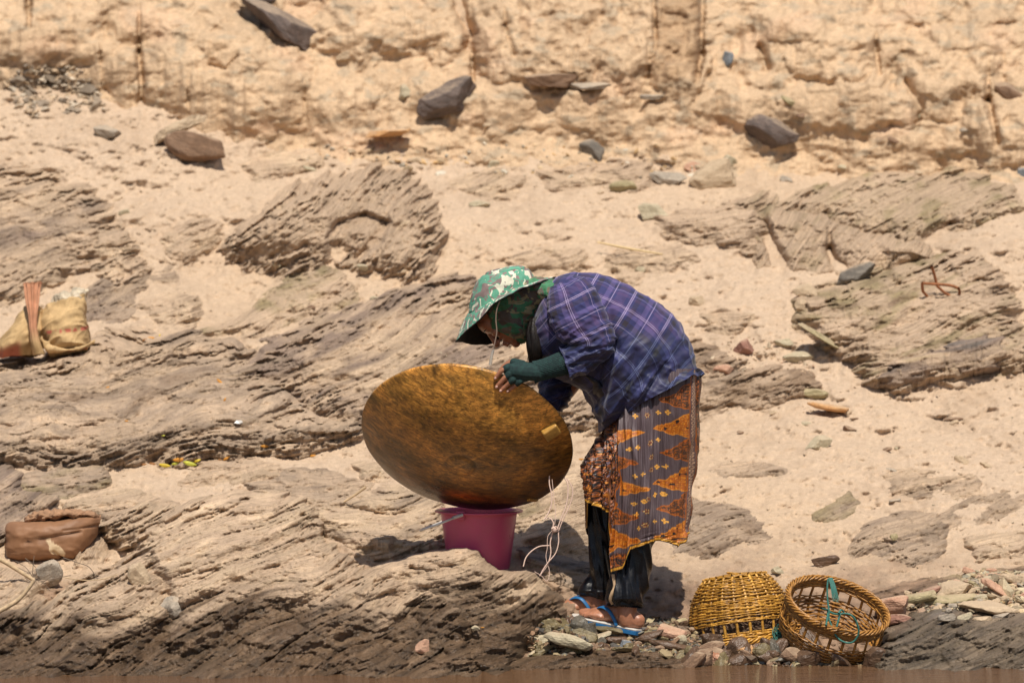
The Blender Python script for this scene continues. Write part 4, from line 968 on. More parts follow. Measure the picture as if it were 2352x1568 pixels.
# ------------------------------------------------------------------ the person: skin body first (one continuous mesh), then clothes
def ribs_grid(ribs, nv, nu, expo=2.0, near_only=False):
    """ribs rows: ax, ay, bx, by, Yc, d [, bowx, bowy]  (A..B = silhouette points in the photo, d = half depth in metres)"""
    R = [list(r) + [0] * (8 - len(r)) for r in ribs]
    R = catmull(np.array(R, float), nv)
    a = np.linspace(0, 2 * np.pi, nu, endpoint=False)
    c_, s_ = np.cos(a), np.sin(a)
    cc = np.sign(c_) * np.abs(c_) ** (2 / expo); ss = np.sign(s_) * np.abs(s_) ** (2 / expo)
    mx = (R[:, 0:1] + R[:, 2:3]) / 2 + (R[:, 0:1] - R[:, 2:3]) / 2 * cc + R[:, 6:7] * np.clip(ss, 0, 1)
    my = (R[:, 1:2] + R[:, 3:4]) / 2 + (R[:, 1:2] - R[:, 3:4]) / 2 * cc + R[:, 7:8] * np.clip(ss, 0, 1)
    Y = R[:, 4:5] - R[:, 5:6] * ss
    return PP(mx, my, Y), a
def cap(V, F, nv, nu):
    n0 = len(V); V = np.concatenate([V, V[:nu].mean(0)[None], V[(nv - 1) * nu:nv * nu].mean(0)[None]])
    i = np.arange(nu); j = (i + 1) % nu
    Fa = np.stack([j, i, i * 0 + n0], -1); Fb = np.stack([(nv - 1) * nu + i, (nv - 1) * nu + j, i * 0 + n0 + 1], -1)
    T = np.concatenate([F[:, [0, 1, 2]], F[:, [0, 2, 3]], Fa, Fb]); return V, T
def solid(ribs, nv=30, nu=28, expo=2.0):
    G, _ = ribs_grid(ribs, nv, nu, expo); return cap(G.reshape(-1, 3), grid_faces(nv, nu, wrap=True), nv, nu)
def ell(c, r, rot=None, sub=3):
    V, F = ICO[sub]; V = V * np.array(r)
    if rot is not None: V = V @ np.array(rot).T
    return V + np.array(c), F
def limb(pts, rad, k=14, n=24):
    p = catmull(pts, n); r = np.interp(np.linspace(0, 1, n), np.linspace(0, 1, len(rad)), rad)
    V, F = tube_np(p, r, k); T = np.concatenate([F[:, [0, 1, 2]], F[:, [0, 2, 3]]])
    T = T[(T[:, 0] != T[:, 1]) & (T[:, 1] != T[:, 2]) & (T[:, 0] != T[:, 2])]
    e0 = ell(p[0], (r[0],) * 3, None, 2); e1 = ell(p[-1], (r[-1],) * 3, None, 2)
    return join([(V, T), e0, e1])
def pl(pts): return [PP(*q).tolist() for q in pts]
def remeshed(name, parts, voxel, smooth_it, mat, parent, fac=.5):
    V, F = join(parts)
    me = bpy.data.meshes.new(name); me.from_pydata(V.tolist(), [], F.tolist()); o = bpy.data.objects.new("tmp", me); COL.objects.link(o)
    m1 = o.modifiers.new("r", 'REMESH'); m1.mode = 'VOXEL'; m1.voxel_size = voxel
    m2 = o.modifiers.new("s", 'SMOOTH'); m2.factor = fac; m2.iterations = smooth_it
    dg = bpy.context.evaluated_depsgraph_get(); me2 = bpy.data.meshes.new_from_object(o.evaluated_get(dg))
    bpy.data.objects.remove(o); me2.name = name
    for p_ in me2.polygons: p_.use_smooth = True
    me2.materials.clear(); me2.materials.append(mat)
    ob = bpy.data.objects.new(name, me2); COL.objects.link(ob)
    if parent: adopt(ob, parent)
    return ob
# skin
m, n, b = mat_new("wet_brown_skin")
co = N(n, 'ShaderNodeTexCoord').outputs['Object']
nz = noise(n, co, 38, 5, .6)
c = ramp(n, nz, [(.3, (.30, .125, .068)), (.7, (.44, .20, .115))])
n.links.new(c, b.inputs['Base Color']); b.inputs['Roughness'].default_value = .38; b.inputs['Subsurface Weight'].default_value = .12
b.inputs['Subsurface Radius'].default_value = (.012, .005, .003); b.inputs['Subsurface Scale'].default_value = .5
bump(n, b, mth(n, 'ADD', noise(n, co, 420, 3), mth(n, 'MULTIPLY', noise(n, co, 110, 4), 1.5)), .3, .0018)
M_SKIN = m
per = empty("person", P(1405, 1448, 0), "person bending over the pan in camouflage hat, purple plaid shirt, patterned skirt and blue flip-flops", "person")
parts = []
# torso, neck
parts.append(solid([(1540, 915, 1440, 955, 0, .10), (1550, 860, 1435, 905, 0, .125), (1520, 790, 1400, 855, 0, .13), (1450, 690, 1340, 800, 0, .13), (1370, 655, 1285, 765, 0, .15), (1310, 652, 1265, 735, 0, .13), (1275, 672, 1235, 735, 0, .06), (1230, 680, 1195, 745, 0, .052)], 40, 32))
# head (face towards lower left)
hc = P(1157, 722, 0); fdir = Vector((-.42, 0, -.91)).normalized(); hup = Vector((-.91, 0, .42)).normalized(); hs = Vector((0, -1, 0))
def hp_(f, u, s_): return hc + fdir * f + hup * u + hs * s_
Rh = np.array([[fdir.x, hs.x, hup.x], [fdir.y, hs.y, hup.y], [fdir.z, hs.z, hup.z]])
parts += [ell(hp_(-.008, .018, 0), (.090, .072, .098), Rh, 4), ell(hp_(.035, -.040, 0), (.050, .052, .062), Rh), ell(hp_(.074, -.082, 0), (.017, .020, .017), Rh),
          ell(hp_(.052, .035, 0), (.036, .058, .045), Rh),
          limb([hp_(.084, .018, 0)[:], hp_(.097, -.006, 0)[:], hp_(.106, -.022, 0)[:]], [.009, .0105, .013], 10, 10), ell(hp_(.096, -.024, .011), (.010, .008, .008), Rh, 2), ell(hp_(.096, -.024, -.011), (.010, .008, .008), Rh, 2),
          ell(hp_(.0915, -.045, 0), (.012, .022, .0065), Rh), ell(hp_(.090, -.058, 0), (.0115, .019, .0065), Rh),
          ell(hp_(.064, .002, .036), (.020, .024, .018), Rh), ell(hp_(.064, .002, -.036), (.020, .024, .018), Rh)]
# near arm, far arm
parts += [limb(pl([(1300, 700, -.14), (1360, 745, -.18), (1378, 800, -.20), (1310, 835, -.205), (1240, 855, -.212)]), [.055, .045, .038, .035, .024], 16, 36)]
parts += [limb(pl([(1300, 700, .14), (1350, 780, .17), (1330, 850, .16), (1290, 910, .14), (1250, 950, .12)]), [.055, .045, .038, .032, .024], 16, 36)]
# legs
parts += [limb(pl([(1480, 960, -.08), (1455, 1110, -.10), (1448, 1180, -.09), (1452, 1300, -.105), (1441, 1395, -.125), (1440, 1425, -.125)]), [.095, .070, .056, .052, .034, .033], 18, 40)]
parts += [limb(pl([(1470, 960, .10), (1395, 1100, .09), (1385, 1170, .085), (1388, 1280, .07), (1376, 1362, .055), (1374, 1390, .052)]), [.095, .070, .056, .052, .034, .033], 18, 40)]
# feet: (heel, arch, ball, toes)
def foot(hx, hy, Yh, tx, ty, Yt, ax, ay, Ya):
    """heel sole point, toe sole point, ankle point"""
    H = np.array(PP(hx, hy, Yh)); T = np.array(PP(tx, ty, Yt)); A = np.array(PP(ax, ay, Ya))
    d = (T - H); L = np.linalg.norm(d); d = d / L; upv = np.array([0, 0, 1.]) - d * d[2]; upv /= np.linalg.norm(upv); sv = np.cross(d, upv)
    q = lambda f, u, s_: (H + d * L * f + upv * u + sv * s_)
    M3 = np.stack([d, sv, upv], 1); out = []
    # sole-to-instep body as a chain of ellipsoids joined by a loft
    out.append(limb([q(.04, .030, 0), q(.16, .034, 0), q(.34, .036, .002), q(.54, .028, .004), q(.74, .017, .006), q(.86, .013, .006)], [.026, .031, .031, .029, .024, .015], 14, 26))
    out.append(limb([A + [0, 0, .04], A, q(.24, .055, 0), q(.42, .040, 0), q(.60, .030, 0)], [.033, .034, .034, .028, .019], 14, 20))
    out.append(ell(q(.66, .016, -.014), (.035, .020, .017), M3)); out.append(ell(q(.66, .016, .018), (.035, .020, .017), M3)); out.append(ell(q(.05, .022, 0), (.028, .026, .022), M3))
    out.append(ell(q(.16, .074, -.029), (.013, .009, .014), M3)); out.append(ell(q(.16, .078, .029), (.013, .009, .014), M3))
    toes = [(-.029, .82, .0072), (-.015, .89, .0078), (-.001, .94, .0085), (.013, .97, .0092), (.031, .99, .0125)]
    for s_, f, r_ in toes:
        out.append(limb([q(f - .24, .016, s_ * .9), q(f - .10, .017, s_), q(f, .010, s_)], [r_, r_ * .95, r_], 10, 10))
    return out, q, L
fn, qn, Ln = foot(1468, 1444, -.13, 1326, 1412, -.03, 1441, 1400, -.125)
ff, qf, Lf = foot(1398, 1406, .05, 1270, 1402, .08, 1376, 1372, .055)
parts += fn + ff
# near hand: palm + 4 fingers over the rim of the pan, thumb behind it
def onpan(px, py, off=.008):
    """point on the pan's outside under a photo position"""
    o = Vector((0, -CAM_D, CAM_H)); d = (P(px, py, 0) - o).normalized()
    Cs = PAN_C - OUTN * math.sqrt(Rs * Rs - PR * PR); oc = o - Cs; bq = oc.dot(d); cq = oc.dot(oc) - (Rs + off) ** 2; disc = bq * bq - cq
    if disc < 0: return None
    return o + d * (-bq - math.sqrt(disc))
def hnd(px, py, off):
    q = onpan(px, py, off)
    return q
kn_ = [(1170, 842), (1174, 856), (1182, 868), (1196, 874)]
mid = [(1150, 853), (1158, 869), (1166, 882), (1182, 886)]
tip = [(1138, 868), (1141, 888), (1150, 897), (1166, 898)]
Yrim = onpan(1150, 880, .008).y
palmc = P(1200, 852, Yrim + .004)
hand_parts = [limb(pl([(1262, 846, -.212), (1228, 854, -.214), (1206, 853, Yrim + .002), (1182, 852, Yrim - .002)]), [.028, .026, .028, .024], 14, 18)]
Mx = np.eye(3)
hand_parts.append(ell(P(1196, 858, Yrim + .0)[:], (.034, .017, .028), Mx)); hand_parts.append(ell(P(1180, 852, Yrim - .002)[:], (.020, .015, .026), Mx))
frs = [.0088, .0095, .0090, .0078]
FING = []
for k in range(4):
    a = P(kn_[k][0], kn_[k][1], Yrim - .006); mm_ = hnd(mid[k][0], mid[k][1], .013); t_ = hnd(tip[k][0], tip[k][1], .008)
    mm_ = mm_ or P(mid[k][0], mid[k][1], Yrim - .012)
    FING.append((a, mm_, t_)); hand_parts.append(limb([a[:], ((a + mm_) / 2 + Vector((0, -.004, .002)))[:], mm_[:], t_[:]], [frs[k] * 1.1, frs[k] * 1.08, frs[k], frs[k] * .86], 12, 18))
hand_parts.append(limb(pl([(1200, 838, Yrim + .01), (1178, 832, Yrim + .03), (1158, 842, Yrim + .045), (1146, 858, Yrim + .05)]), [.014, .012, .0105, .009], 12, 14))
parts += hand_parts
# far hand, closed on the far edge of the pan
parts += [limb(pl([(1250, 950, .12), (1235, 975, .11)]), [.026, .026], 12, 8)]
for k in range(4): parts.append(limb(pl([(1240 - 8 * k, 965 + 3 * k, .10), (1226 - 8 * k, 982 + 3 * k, .085), (1220 - 8 * k, 975 + 3 * k, .07)]), [.009, .0085, .007], 10, 10))
parts.append(limb(pl([(1246, 968, .12), (1230, 985, .13), (1214, 985, .12)]), [.011, .010, .008], 10, 10))
body = remeshed("body", parts, .0032, 5, M_SKIN, per)
# nails, eye, brow
M_NAIL = simple_mat("finger_nail", (.62, .38, .30), .3, .1, 50, 0)
for k, (a, mm_, t_) in enumerate(FING[:4]):
    dr = (t_ - mm_).normalized(); toc = Vector((0, -1, .1)); toc = (toc - dr * toc.dot(dr)).normalized(); sd_ = dr.cross(toc)
    V, F = ICO[2]; V = V * np.array([.0052, .0042, .0016]) * (frs[k] / .009); M3 = np.stack([np.array(dr), np.array(sd_), np.array(toc)], 1)
    o = mesh_np("nail", V @ M3.T + np.array(t_ + toc * frs[k] * .80 - dr * .001), F, M_NAIL); adopt(o, per)
M_EYE = simple_mat("eye_dark", (.03, .02, .015), .15, 0, 10, 0); M_EYEW = simple_mat("eye_white", (.55, .5, .45), .25, 0, 10, 0)
for s_ in (1, -1):
    V, F = ell(hp_(.070, .014, .030 * s_), (.0115,) * 3, None, 3); adopt(mesh_np("eye", V, F, M_EYEW), per)
    V, F = ell(hp_(.0765, .012, .031 * s_), (.0062,) * 3, None, 2); adopt(mesh_np("iris", V, F, M_EYE), per)
    adopt(tube("eyebrow", [hp_(.084, .033, .012 * s_)[:], hp_(.083, .038, .030 * s_)[:], hp_(.068, .034, .048 * s_)[:]], .0028, M_EYE, None, 6, 12), per)

def cloth(name, ribs, nv, nu, mat, disp=None, expo=2.0, hem=None, colf=None, vr=None, thick=.002, parent=per, ustart=None):
    """garment shell; disp(u, v, G) metres along the normal; hem(u)->largest v kept (garment re-mapped so its edge is clean)"""
    G, a = ribs_grid(ribs, 120, nu, expo)
    # resample along v, stopping at the hem
    vv = np.linspace(0, 1, nv)[:, None] * (np.ones(nu)[None] if hem is None else hem(a)[None])
    idx = vv * 119; i0 = np.clip(idx.astype(int), 0, 118); f = (idx - i0)[..., None]; jj = np.broadcast_to(np.arange(nu)[None], vv.shape)
    G = G[i0, jj] * (1 - f) + G[i0 + 1, jj] * f
    seg_ = np.linalg.norm(np.roll(G, -1, 1) - G, axis=2); Um = np.concatenate([np.zeros((nv, 1)), np.cumsum(seg_, 1)[:, :-1]], 1)
    Uref = Um[nv // 2]; U2 = np.broadcast_to(Uref[None], Um.shape)
    dv_ = np.linalg.norm(np.diff(G, axis=0), axis=2); Vm = np.concatenate([np.zeros((1, nu)), np.cumsum(dv_, 0)], 0); 
    nrm = grid_normals(G); cen = G.mean(1, keepdims=True)
    if ((G - cen) * nrm).sum() < 0: nrm = -nrm
    if disp is not None:
        D = disp(np.broadcast_to(a[None], vv.shape), vv, U2, Vm, G); G = G + nrm * D[..., None]
    Fq = grid_faces(nv, nu, wrap=True)
    col = colf(G, a, vv, U2, Vm) if colf is not None else None
    V = G.reshape(-1, 3); uv = np.stack([U2, Vm], -1).reshape(-1, 2)
    if thick:
        n2 = grid_normals(G); n2 = n2 if ((G - G.mean(1, keepdims=True)) * n2).sum() > 0 else -n2
        V2 = (G - n2 * thick).reshape(-1, 3); o_ = len(V); i = np.arange(nu); j = (i + 1) % nu
        Fe = np.concatenate([np.stack([i, j, j + o_, i + o_], -1), np.stack([(nv - 1) * nu + i, (nv - 1) * nu + j, (nv - 1) * nu + j + o_, (nv - 1) * nu + i + o_], -1)])
        Fq = np.concatenate([Fq, Fq[:, ::-1] + o_, Fe]); V = np.concatenate([V, V2]); uv = np.concatenate([uv, uv])
        if col is not None: col = np.concatenate([col.reshape(-1, 3), col.reshape(-1, 3)])
    o = mesh_np(name, V, Fq, mat, col=col, uv=uv); adopt(o, parent); return o

# plaid shirt cloth
def plaid(name, su=1.0, off=(0, 0), dark=0.0):
    m, n, b = mat_new(name)
    uv = N(n, 'ShaderNodeTexCoord').outputs['UV']; sx = N(n, 'ShaderNodeSeparateXYZ'); n.links.new(uv, sx.inputs[0])
    co = N(n, 'ShaderNodeTexCoord').outputs['Object']
    per_ = .150
    def coord(o_, k): return mth(n, 'FRACT', mth(n, 'ADD', mth(n, 'MULTIPLY', o_, su / per_), off[k]))
    U, V = coord(sx.outputs[0], 0), coord(sx.outputs[1], 1)
    nav = (.022, .024, .105); lav = (.105, .08, .235); dkb = (.018, .012, .022); vio = (.060, .036, .120)
    bands = [(0, nav), (.14, vio), (.30, lav), (.40, nav), (.52, dkb), (.66, nav), (.80, vio), (.90, nav)]
    A = ramp(n, U, bands, 'CONSTANT'); B = ramp(n, V, [((p_ + .0), c) for p_, c in [(0, vio), (.12, nav), (.34, dkb), (.46, nav), (.62, lav), (.74, nav), (.88, vio)]], 'CONSTANT')
    c = mixc(n, .5, A, B)
    K = (0, 0, 0); W = (1, 1, 1)
    L1 = ramp(n, U, [(0, K), (.205, W), (.222, K), (.245, W), (.262, K), (.72, W), (.732, K)], 'CONSTANT'); L2 = ramp(n, V, [(0, K), (.22, W), (.24, K), (.26, W), (.28, K), (.80, W), (.815, K)], 'CONSTANT')
    c = mixc(n, mth(n, 'MULTIPLY', L1, .5), c, (.42, .34, .54)); c = mixc(n, mth(n, 'MULTIPLY', L2, .6), c, (.42, .34, .54))
    # soaked lower parts: darker and bluer
    at = N(n, 'ShaderNodeAttribute', attribute_name="Col"); wet = mth(n, 'ADD', at.outputs['Fac'], mth(n, 'MULTIPLY', mth(n, 'SUBTRACT', noise(n, co, 9, 4), .5), .6))
    wf = ramp(n, wet, [(.30, K), (.60, W)])
    c = mixc(n, wf, c, mixc(n, 1, c, (.30, .46, .58), 'MULTIPLY'))
    c = mixc(n, 1, c, ramp(n, noise(n, co, 16, 4), [(.3, (.8, .8, .82)), (.7, (1.2, 1.18, 1.15))]), 'MULTIPLY')
    n.links.new(c, b.inputs['Base Color']); n.links.new(ramp(n, wf, [(0, (.85,) * 3), (1, (.58,) * 3)]), b.inputs['Roughness'])
    b.inputs['Sheen Weight'].default_value = .15
    bump(n, b, mth(n, 'ADD', noise(n, co, 26, 4), mth(n, 'MULTIPLY', noise(n, co, 600, 2), .15)), .35, .008)
    return m
M_PLAID = plaid("purple_plaid_cotton"); M_PLAID2 = plaid("purple_plaid_sleeve", 1.05, (.3, .5))
def wrinkle(fu, fv, amp, seed, sharp=1.0, ang=0):
    def f(a, v, U, Vm, G):
        x = G[..., 0]; z = G[..., 2]; ca, sa = math.cos(ang), math.sin(ang)
        p = (x * ca + z * sa); q = (-x * sa + z * ca)
        w1 = fbm(p * fu, q * fv + 1.3 * G[..., 1] * 3, 3, seed, .55)
        return amp * (1 - 2.2 * np.abs(w1) ** sharp)
    return f
# shirt body
shirt_ribs = [(1258, 650, 1236, 700, .0, .080), (1280, 637, 1224, 742, 0, .125), (1320, 626, 1222, 795, 0, .175), (1378, 633, 1240, 838, 0, .20, 0, 0), (1440, 655, 1272, 862, 0, .20), (1505, 692, 1308, 878, 0, .195),
              (1560, 744, 1338, 895, 0, .20), (1590, 800, 1356, 920, 0, .20, 4, 0), (1604, 845, 1372, 955, 0, .20, 0, -6), (1609, 870, 1386, 990, 0, .20, 18, -26)]
w1 = wrinkle(6, 2.0, .014, 11, .9, R_(-35)); w2 = wrinkle(12, 3, .0028, 15, 1.0, R_(-60)); w3 = wrinkle(14, 2.4, .006, 19, 1.0, R_(62))
def shirt_disp(a, v, U, Vm, G):
    low = sst(.55, 1.0, v)
    d = w1(a, v, U, Vm, G) * (.35 + .9 * low) + w2(a, v, U, Vm, G) * 1.0 + w3(a, v, U, Vm, G) * low * .9
    # spine of the hanging tail: three deep folds running to the tail's tip
    x = G[..., 0] * MPX + 1176; z = 1511 - G[..., 2] * MPX
    for (p0, p1, wd, am) in (((1420, 820), (1392, 985), 9, .018), ((1458, 800), (1425, 960), 8, -.014), ((1490, 860), (1440, 960), 7, .012), ((1380, 800), (1372, 930), 9, -.014), ((1530, 830), (1470, 910), 7, -.01), ((1395, 700), (1415, 800), 8, -.014)):
        dd = sdf_seg(x.astype(np.float32), z.astype(np.float32), [p0, p1]); d = d + am * np.exp(-(dd / wd) ** 2) * (np.sin(a) > -.2)
    return d * sst(0, .08, v)
def wetcol(lo, hi):
    def f(G, a, v, U, Vm):
        k = sst(lo, hi, (1511 - G[..., 2] * MPX)); return np.repeat(k[..., None], 3, -1)
    return f
cloth("shirt", shirt_ribs, 260, 420, M_PLAID, shirt_disp, 2.1, colf=wetcol(690, 850))
slv = [(1322, 632, 1262, 662, -.10, .055), (1352, 644, 1258, 692, -.145, .070), (1378, 684, 1262, 735, -.175, .075), (1398, 728, 1284, 775, -.19, .072), (1412, 780, 1308, 790, -.20, .070), (1398, 822, 1306, 793, -.20, .064), (1352, 852, 1300, 797, -.205, .052), (1320, 866, 1290, 802, -.208, .044), (1311, 866, 1286, 804, -.208, .042)]
sw1 = wrinkle(6, 16, .008, 31, .95, R_(20)); sw2 = wrinkle(10, 22, .003, 35, 1.0, R_(-20))
def slv_disp(a, v, U, Vm, G):
    d = sw1(a, v, U, Vm, G) * sst(.1, .5, v) + sw2(a, v, U, Vm, G)
    d += .008 * np.exp(-((v - .93) / .03) ** 2)
    return d
cloth("sleeve", slv, 170, 190, M_PLAID2, slv_disp, 2.2, colf=wetcol(730, 830))
slf = [(1322, 650, 1262, 690, .12, .06), (1380, 740, 1290, 770, .16, .07), (1385, 820, 1300, 830, .17, .065), (1335, 870, 1262, 850, .16, .055), (1312, 905, 1238, 885, .145, .05), (1290, 945, 1232, 930, .13, .042)]
cloth("sleeve", slf, 110, 130, M_PLAID2, slv_disp, 2.2, colf=wetcol(600, 700))
# black shell standing in for the shaded inside of the hanging shirt
M_DARK = simple_mat("shirt_shade_black", (.012, .013, .022), .5, .3, 20, .3)
cloth("shirt_shade", [(1330, 800, 1262, 800, 0, .13), (1360, 850, 1300, 850, 0, .14), (1400, 885, 1338, 868, 0, .15), (1430, 905, 1356, 900, 0, .15), (1440, 920, 1366, 912, 0, .14)], 60, 90, M_DARK, wrinkle(10, 14, .006, 41))

# ------------------------------------------------------------------ trousers
m, n, b = mat_new("soaked_black_cloth"); b.inputs['Base Color'].default_value = (.004, .004, .006, 1)
co = N(n, 'ShaderNodeTexCoord').outputs['Object']; b.inputs['Specular IOR Level'].default_value = .38
n.links.new(ramp(n, noise(n, co, 60, 4), [(.35, (.24,) * 3), (.7, (.5,) * 3)]), b.inputs['Roughness'])
bump(n, b, mth(n, 'ADD', noise(n, co, 420, 2, .7), mth(n, 'MULTIPLY', noise(n, mapping(n, co, (1, 1, .25)), 40, 4), 2.0)), .22, .003)
M_TRO = m
def tro_disp(sd):
    A = wrinkle(15, 2.2, .010, sd, 1.0, R_(6)); B = wrinkle(6, 16, .009, sd + 4, 1.0)
    def f(a, v, U, Vm, G): return A(a, v, U, Vm, G) * sst(1, .85, v) + B(a, v, U, Vm, G) * sst(.6, .92, v) * sst(1.0, .97, v) + .006 * np.exp(-((v - .93) / .035) ** 2) + .002 * np.sin(a * 40) * sst(.95, .98, v)
    return f
cloth("trouser_leg", [(1520, 1060, 1420, 1060, -.09, .080), (1510, 1200, 1408, 1200, -.09, .060), (1500, 1270, 1407, 1270, -.095, .058), (1490, 1330, 1402, 1325, -.11, .062), (1480, 1368, 1398, 1362, -.124, .064), (1476, 1384, 1398, 1380, -.125, .056), (1474, 1396, 1412, 1391, -.125, .042)], 130, 150, M_TRO, tro_disp(51))
cloth("trouser_leg", [(1440, 1060, 1345, 1060, .09, .080), (1425, 1180, 1346, 1180, .085, .075), (1418, 1240, 1350, 1240, .075, .068), (1410, 1310, 1345, 1310, .065, .064), (1408, 1345, 1337, 1345, .058, .062), (1408, 1366, 1337, 1364, .055, .054), (1404, 1374, 1345, 1366, .055, .040)], 130, 150, M_TRO, tro_disp(61))
cloth("drawcord", [(1412, 1318, 1404, 1318, -.17, .003), (1414, 1345, 1408, 1345, -.172, .003), (1410, 1362, 1402, 1360, -.172, .004), (1406, 1376, 1398, 1376, -.165, .003), (1410, 1386, 1404, 1388, -.155, .003)], 30, 12, simple_mat("tan_tape", (.50, .34, .20), .7, .2, 80, .2), None, thick=0)

# ------------------------------------------------------------------ batik skirt
sk = []
for row, L, Rr, d in ((846, 1450, 1602, .150), (880, 1432, 1606, .165), (920, 1412, 1604, .175), (960, 1396, 1597, .18), (1000, 1378, 1590, .18), (1060, 1345, 1582, .185), (1120, 1334, 1576, .185), (1190, 1340, 1575, .185), (1250, 1345, 1570, .185), (1320, 1352, 1556, .19)):
    sk.append((Rr, row, L, row, .01, d))
HX = [1330, 1341, 1370, 1392, 1398, 1402, 1430, 1436, 1446, 1500, 1530, 1545, 1560, 1576]
HY = [1186, 1186, 1190, 1204, 1206, 1315, 1309, 1298, 1276, 1258, 1264, 1272, 1255, 1228]
def sk_hem(a):
    x = 1455 + 118 * np.cos(a); y = np.interp(x, HX, HY)
    y = np.where(np.sin(a) >= -.05, y, 1240 + 14 * np.sin(a * 7))
    return (y - 846) / (1320 - 846)
def sk_disp(a, v, U, Vm, G):
    x = G[..., 0] * MPX + 1176; z = 1511 - G[..., 2] * MPX
    near = (np.sin(a) > 0)
    fx = np.interp(z, [846, 960, 1080, 1200, 1320], [1470, 1425, 1420, 1408, 1400])        # edge of the overlapping panel
    d = .020 * sst(-3, 3, x - fx) * near
    low = sst(.0, .9, v)
    f1 = fbm((x - (z - 900) * -.03) / 17, z / 330, 3, 71, .5); d = d + (.0040 + .0080 * low) * (1 - 2.4 * np.abs(f1))
    f2 = fbm(x / 55, z / 260 + 4, 2, 75); d = d + .020 * f2 + .010 * np.exp(-(((x - 1445 - (z - 960) * .20) / 9) ** 2)) * sst(950, 1000, z) * near - .010 * np.exp(-(((x - 1500 - (z - 960) * .05) / 8) ** 2)) * near * sst(900, 1000, z)
    lp = sst(1420, 1400, x) * near; f3 = fbm(x / 13 + z / 60, z / 34, 4, 79, .55); d = d + lp * .008 * (1 - 2 * np.abs(f3)) * sst(.2, .5, v)
    hm = sst(1200, 1262, z) * sst(1440, 1490, x) * near                                     # bunched wet hem on the right
    d = d + hm * .006 * (1 - 2.6 * np.abs(fbm(x / 70, (z + .25 * (x - 1500)) / 9, 3, 83)))
    d = d + .014 * np.exp(-(sdf_seg(x.astype(np.float32), z.astype(np.float32), [(1560, 1222), (1545, 1245), (1556, 1268)]) / 6) ** 2) * near
    return d
D2 = lambda zx, zy: (1223 + .18 * zx, 828 + .18 * zy)
D3 = lambda zx, zy: (1176 + .27 * zx, 1082 + .27 * zy)
FL = [D2(*q) for q in [(1325, 700), (1590, 630), (1700, 610), (1240, 1075), (1340, 1045), (1585, 985), (1285, 1410), (1380, 1385), (1560, 1330), (1645, 1310)]] + [D3(*q) for q in [(1255, 165), (1195, 180), (1097, 215), (1025, 235), (1180, 405), (1255, 395), (1040, 330), (1060, 450)]]
FR = [D2(*q) for q in [(1455, 670), (1480, 1015), (1485, 1185), (1478, 1360)]] + [D3(*q) for q in [(1127, 190), (1115, 300), (1110, 420)]]
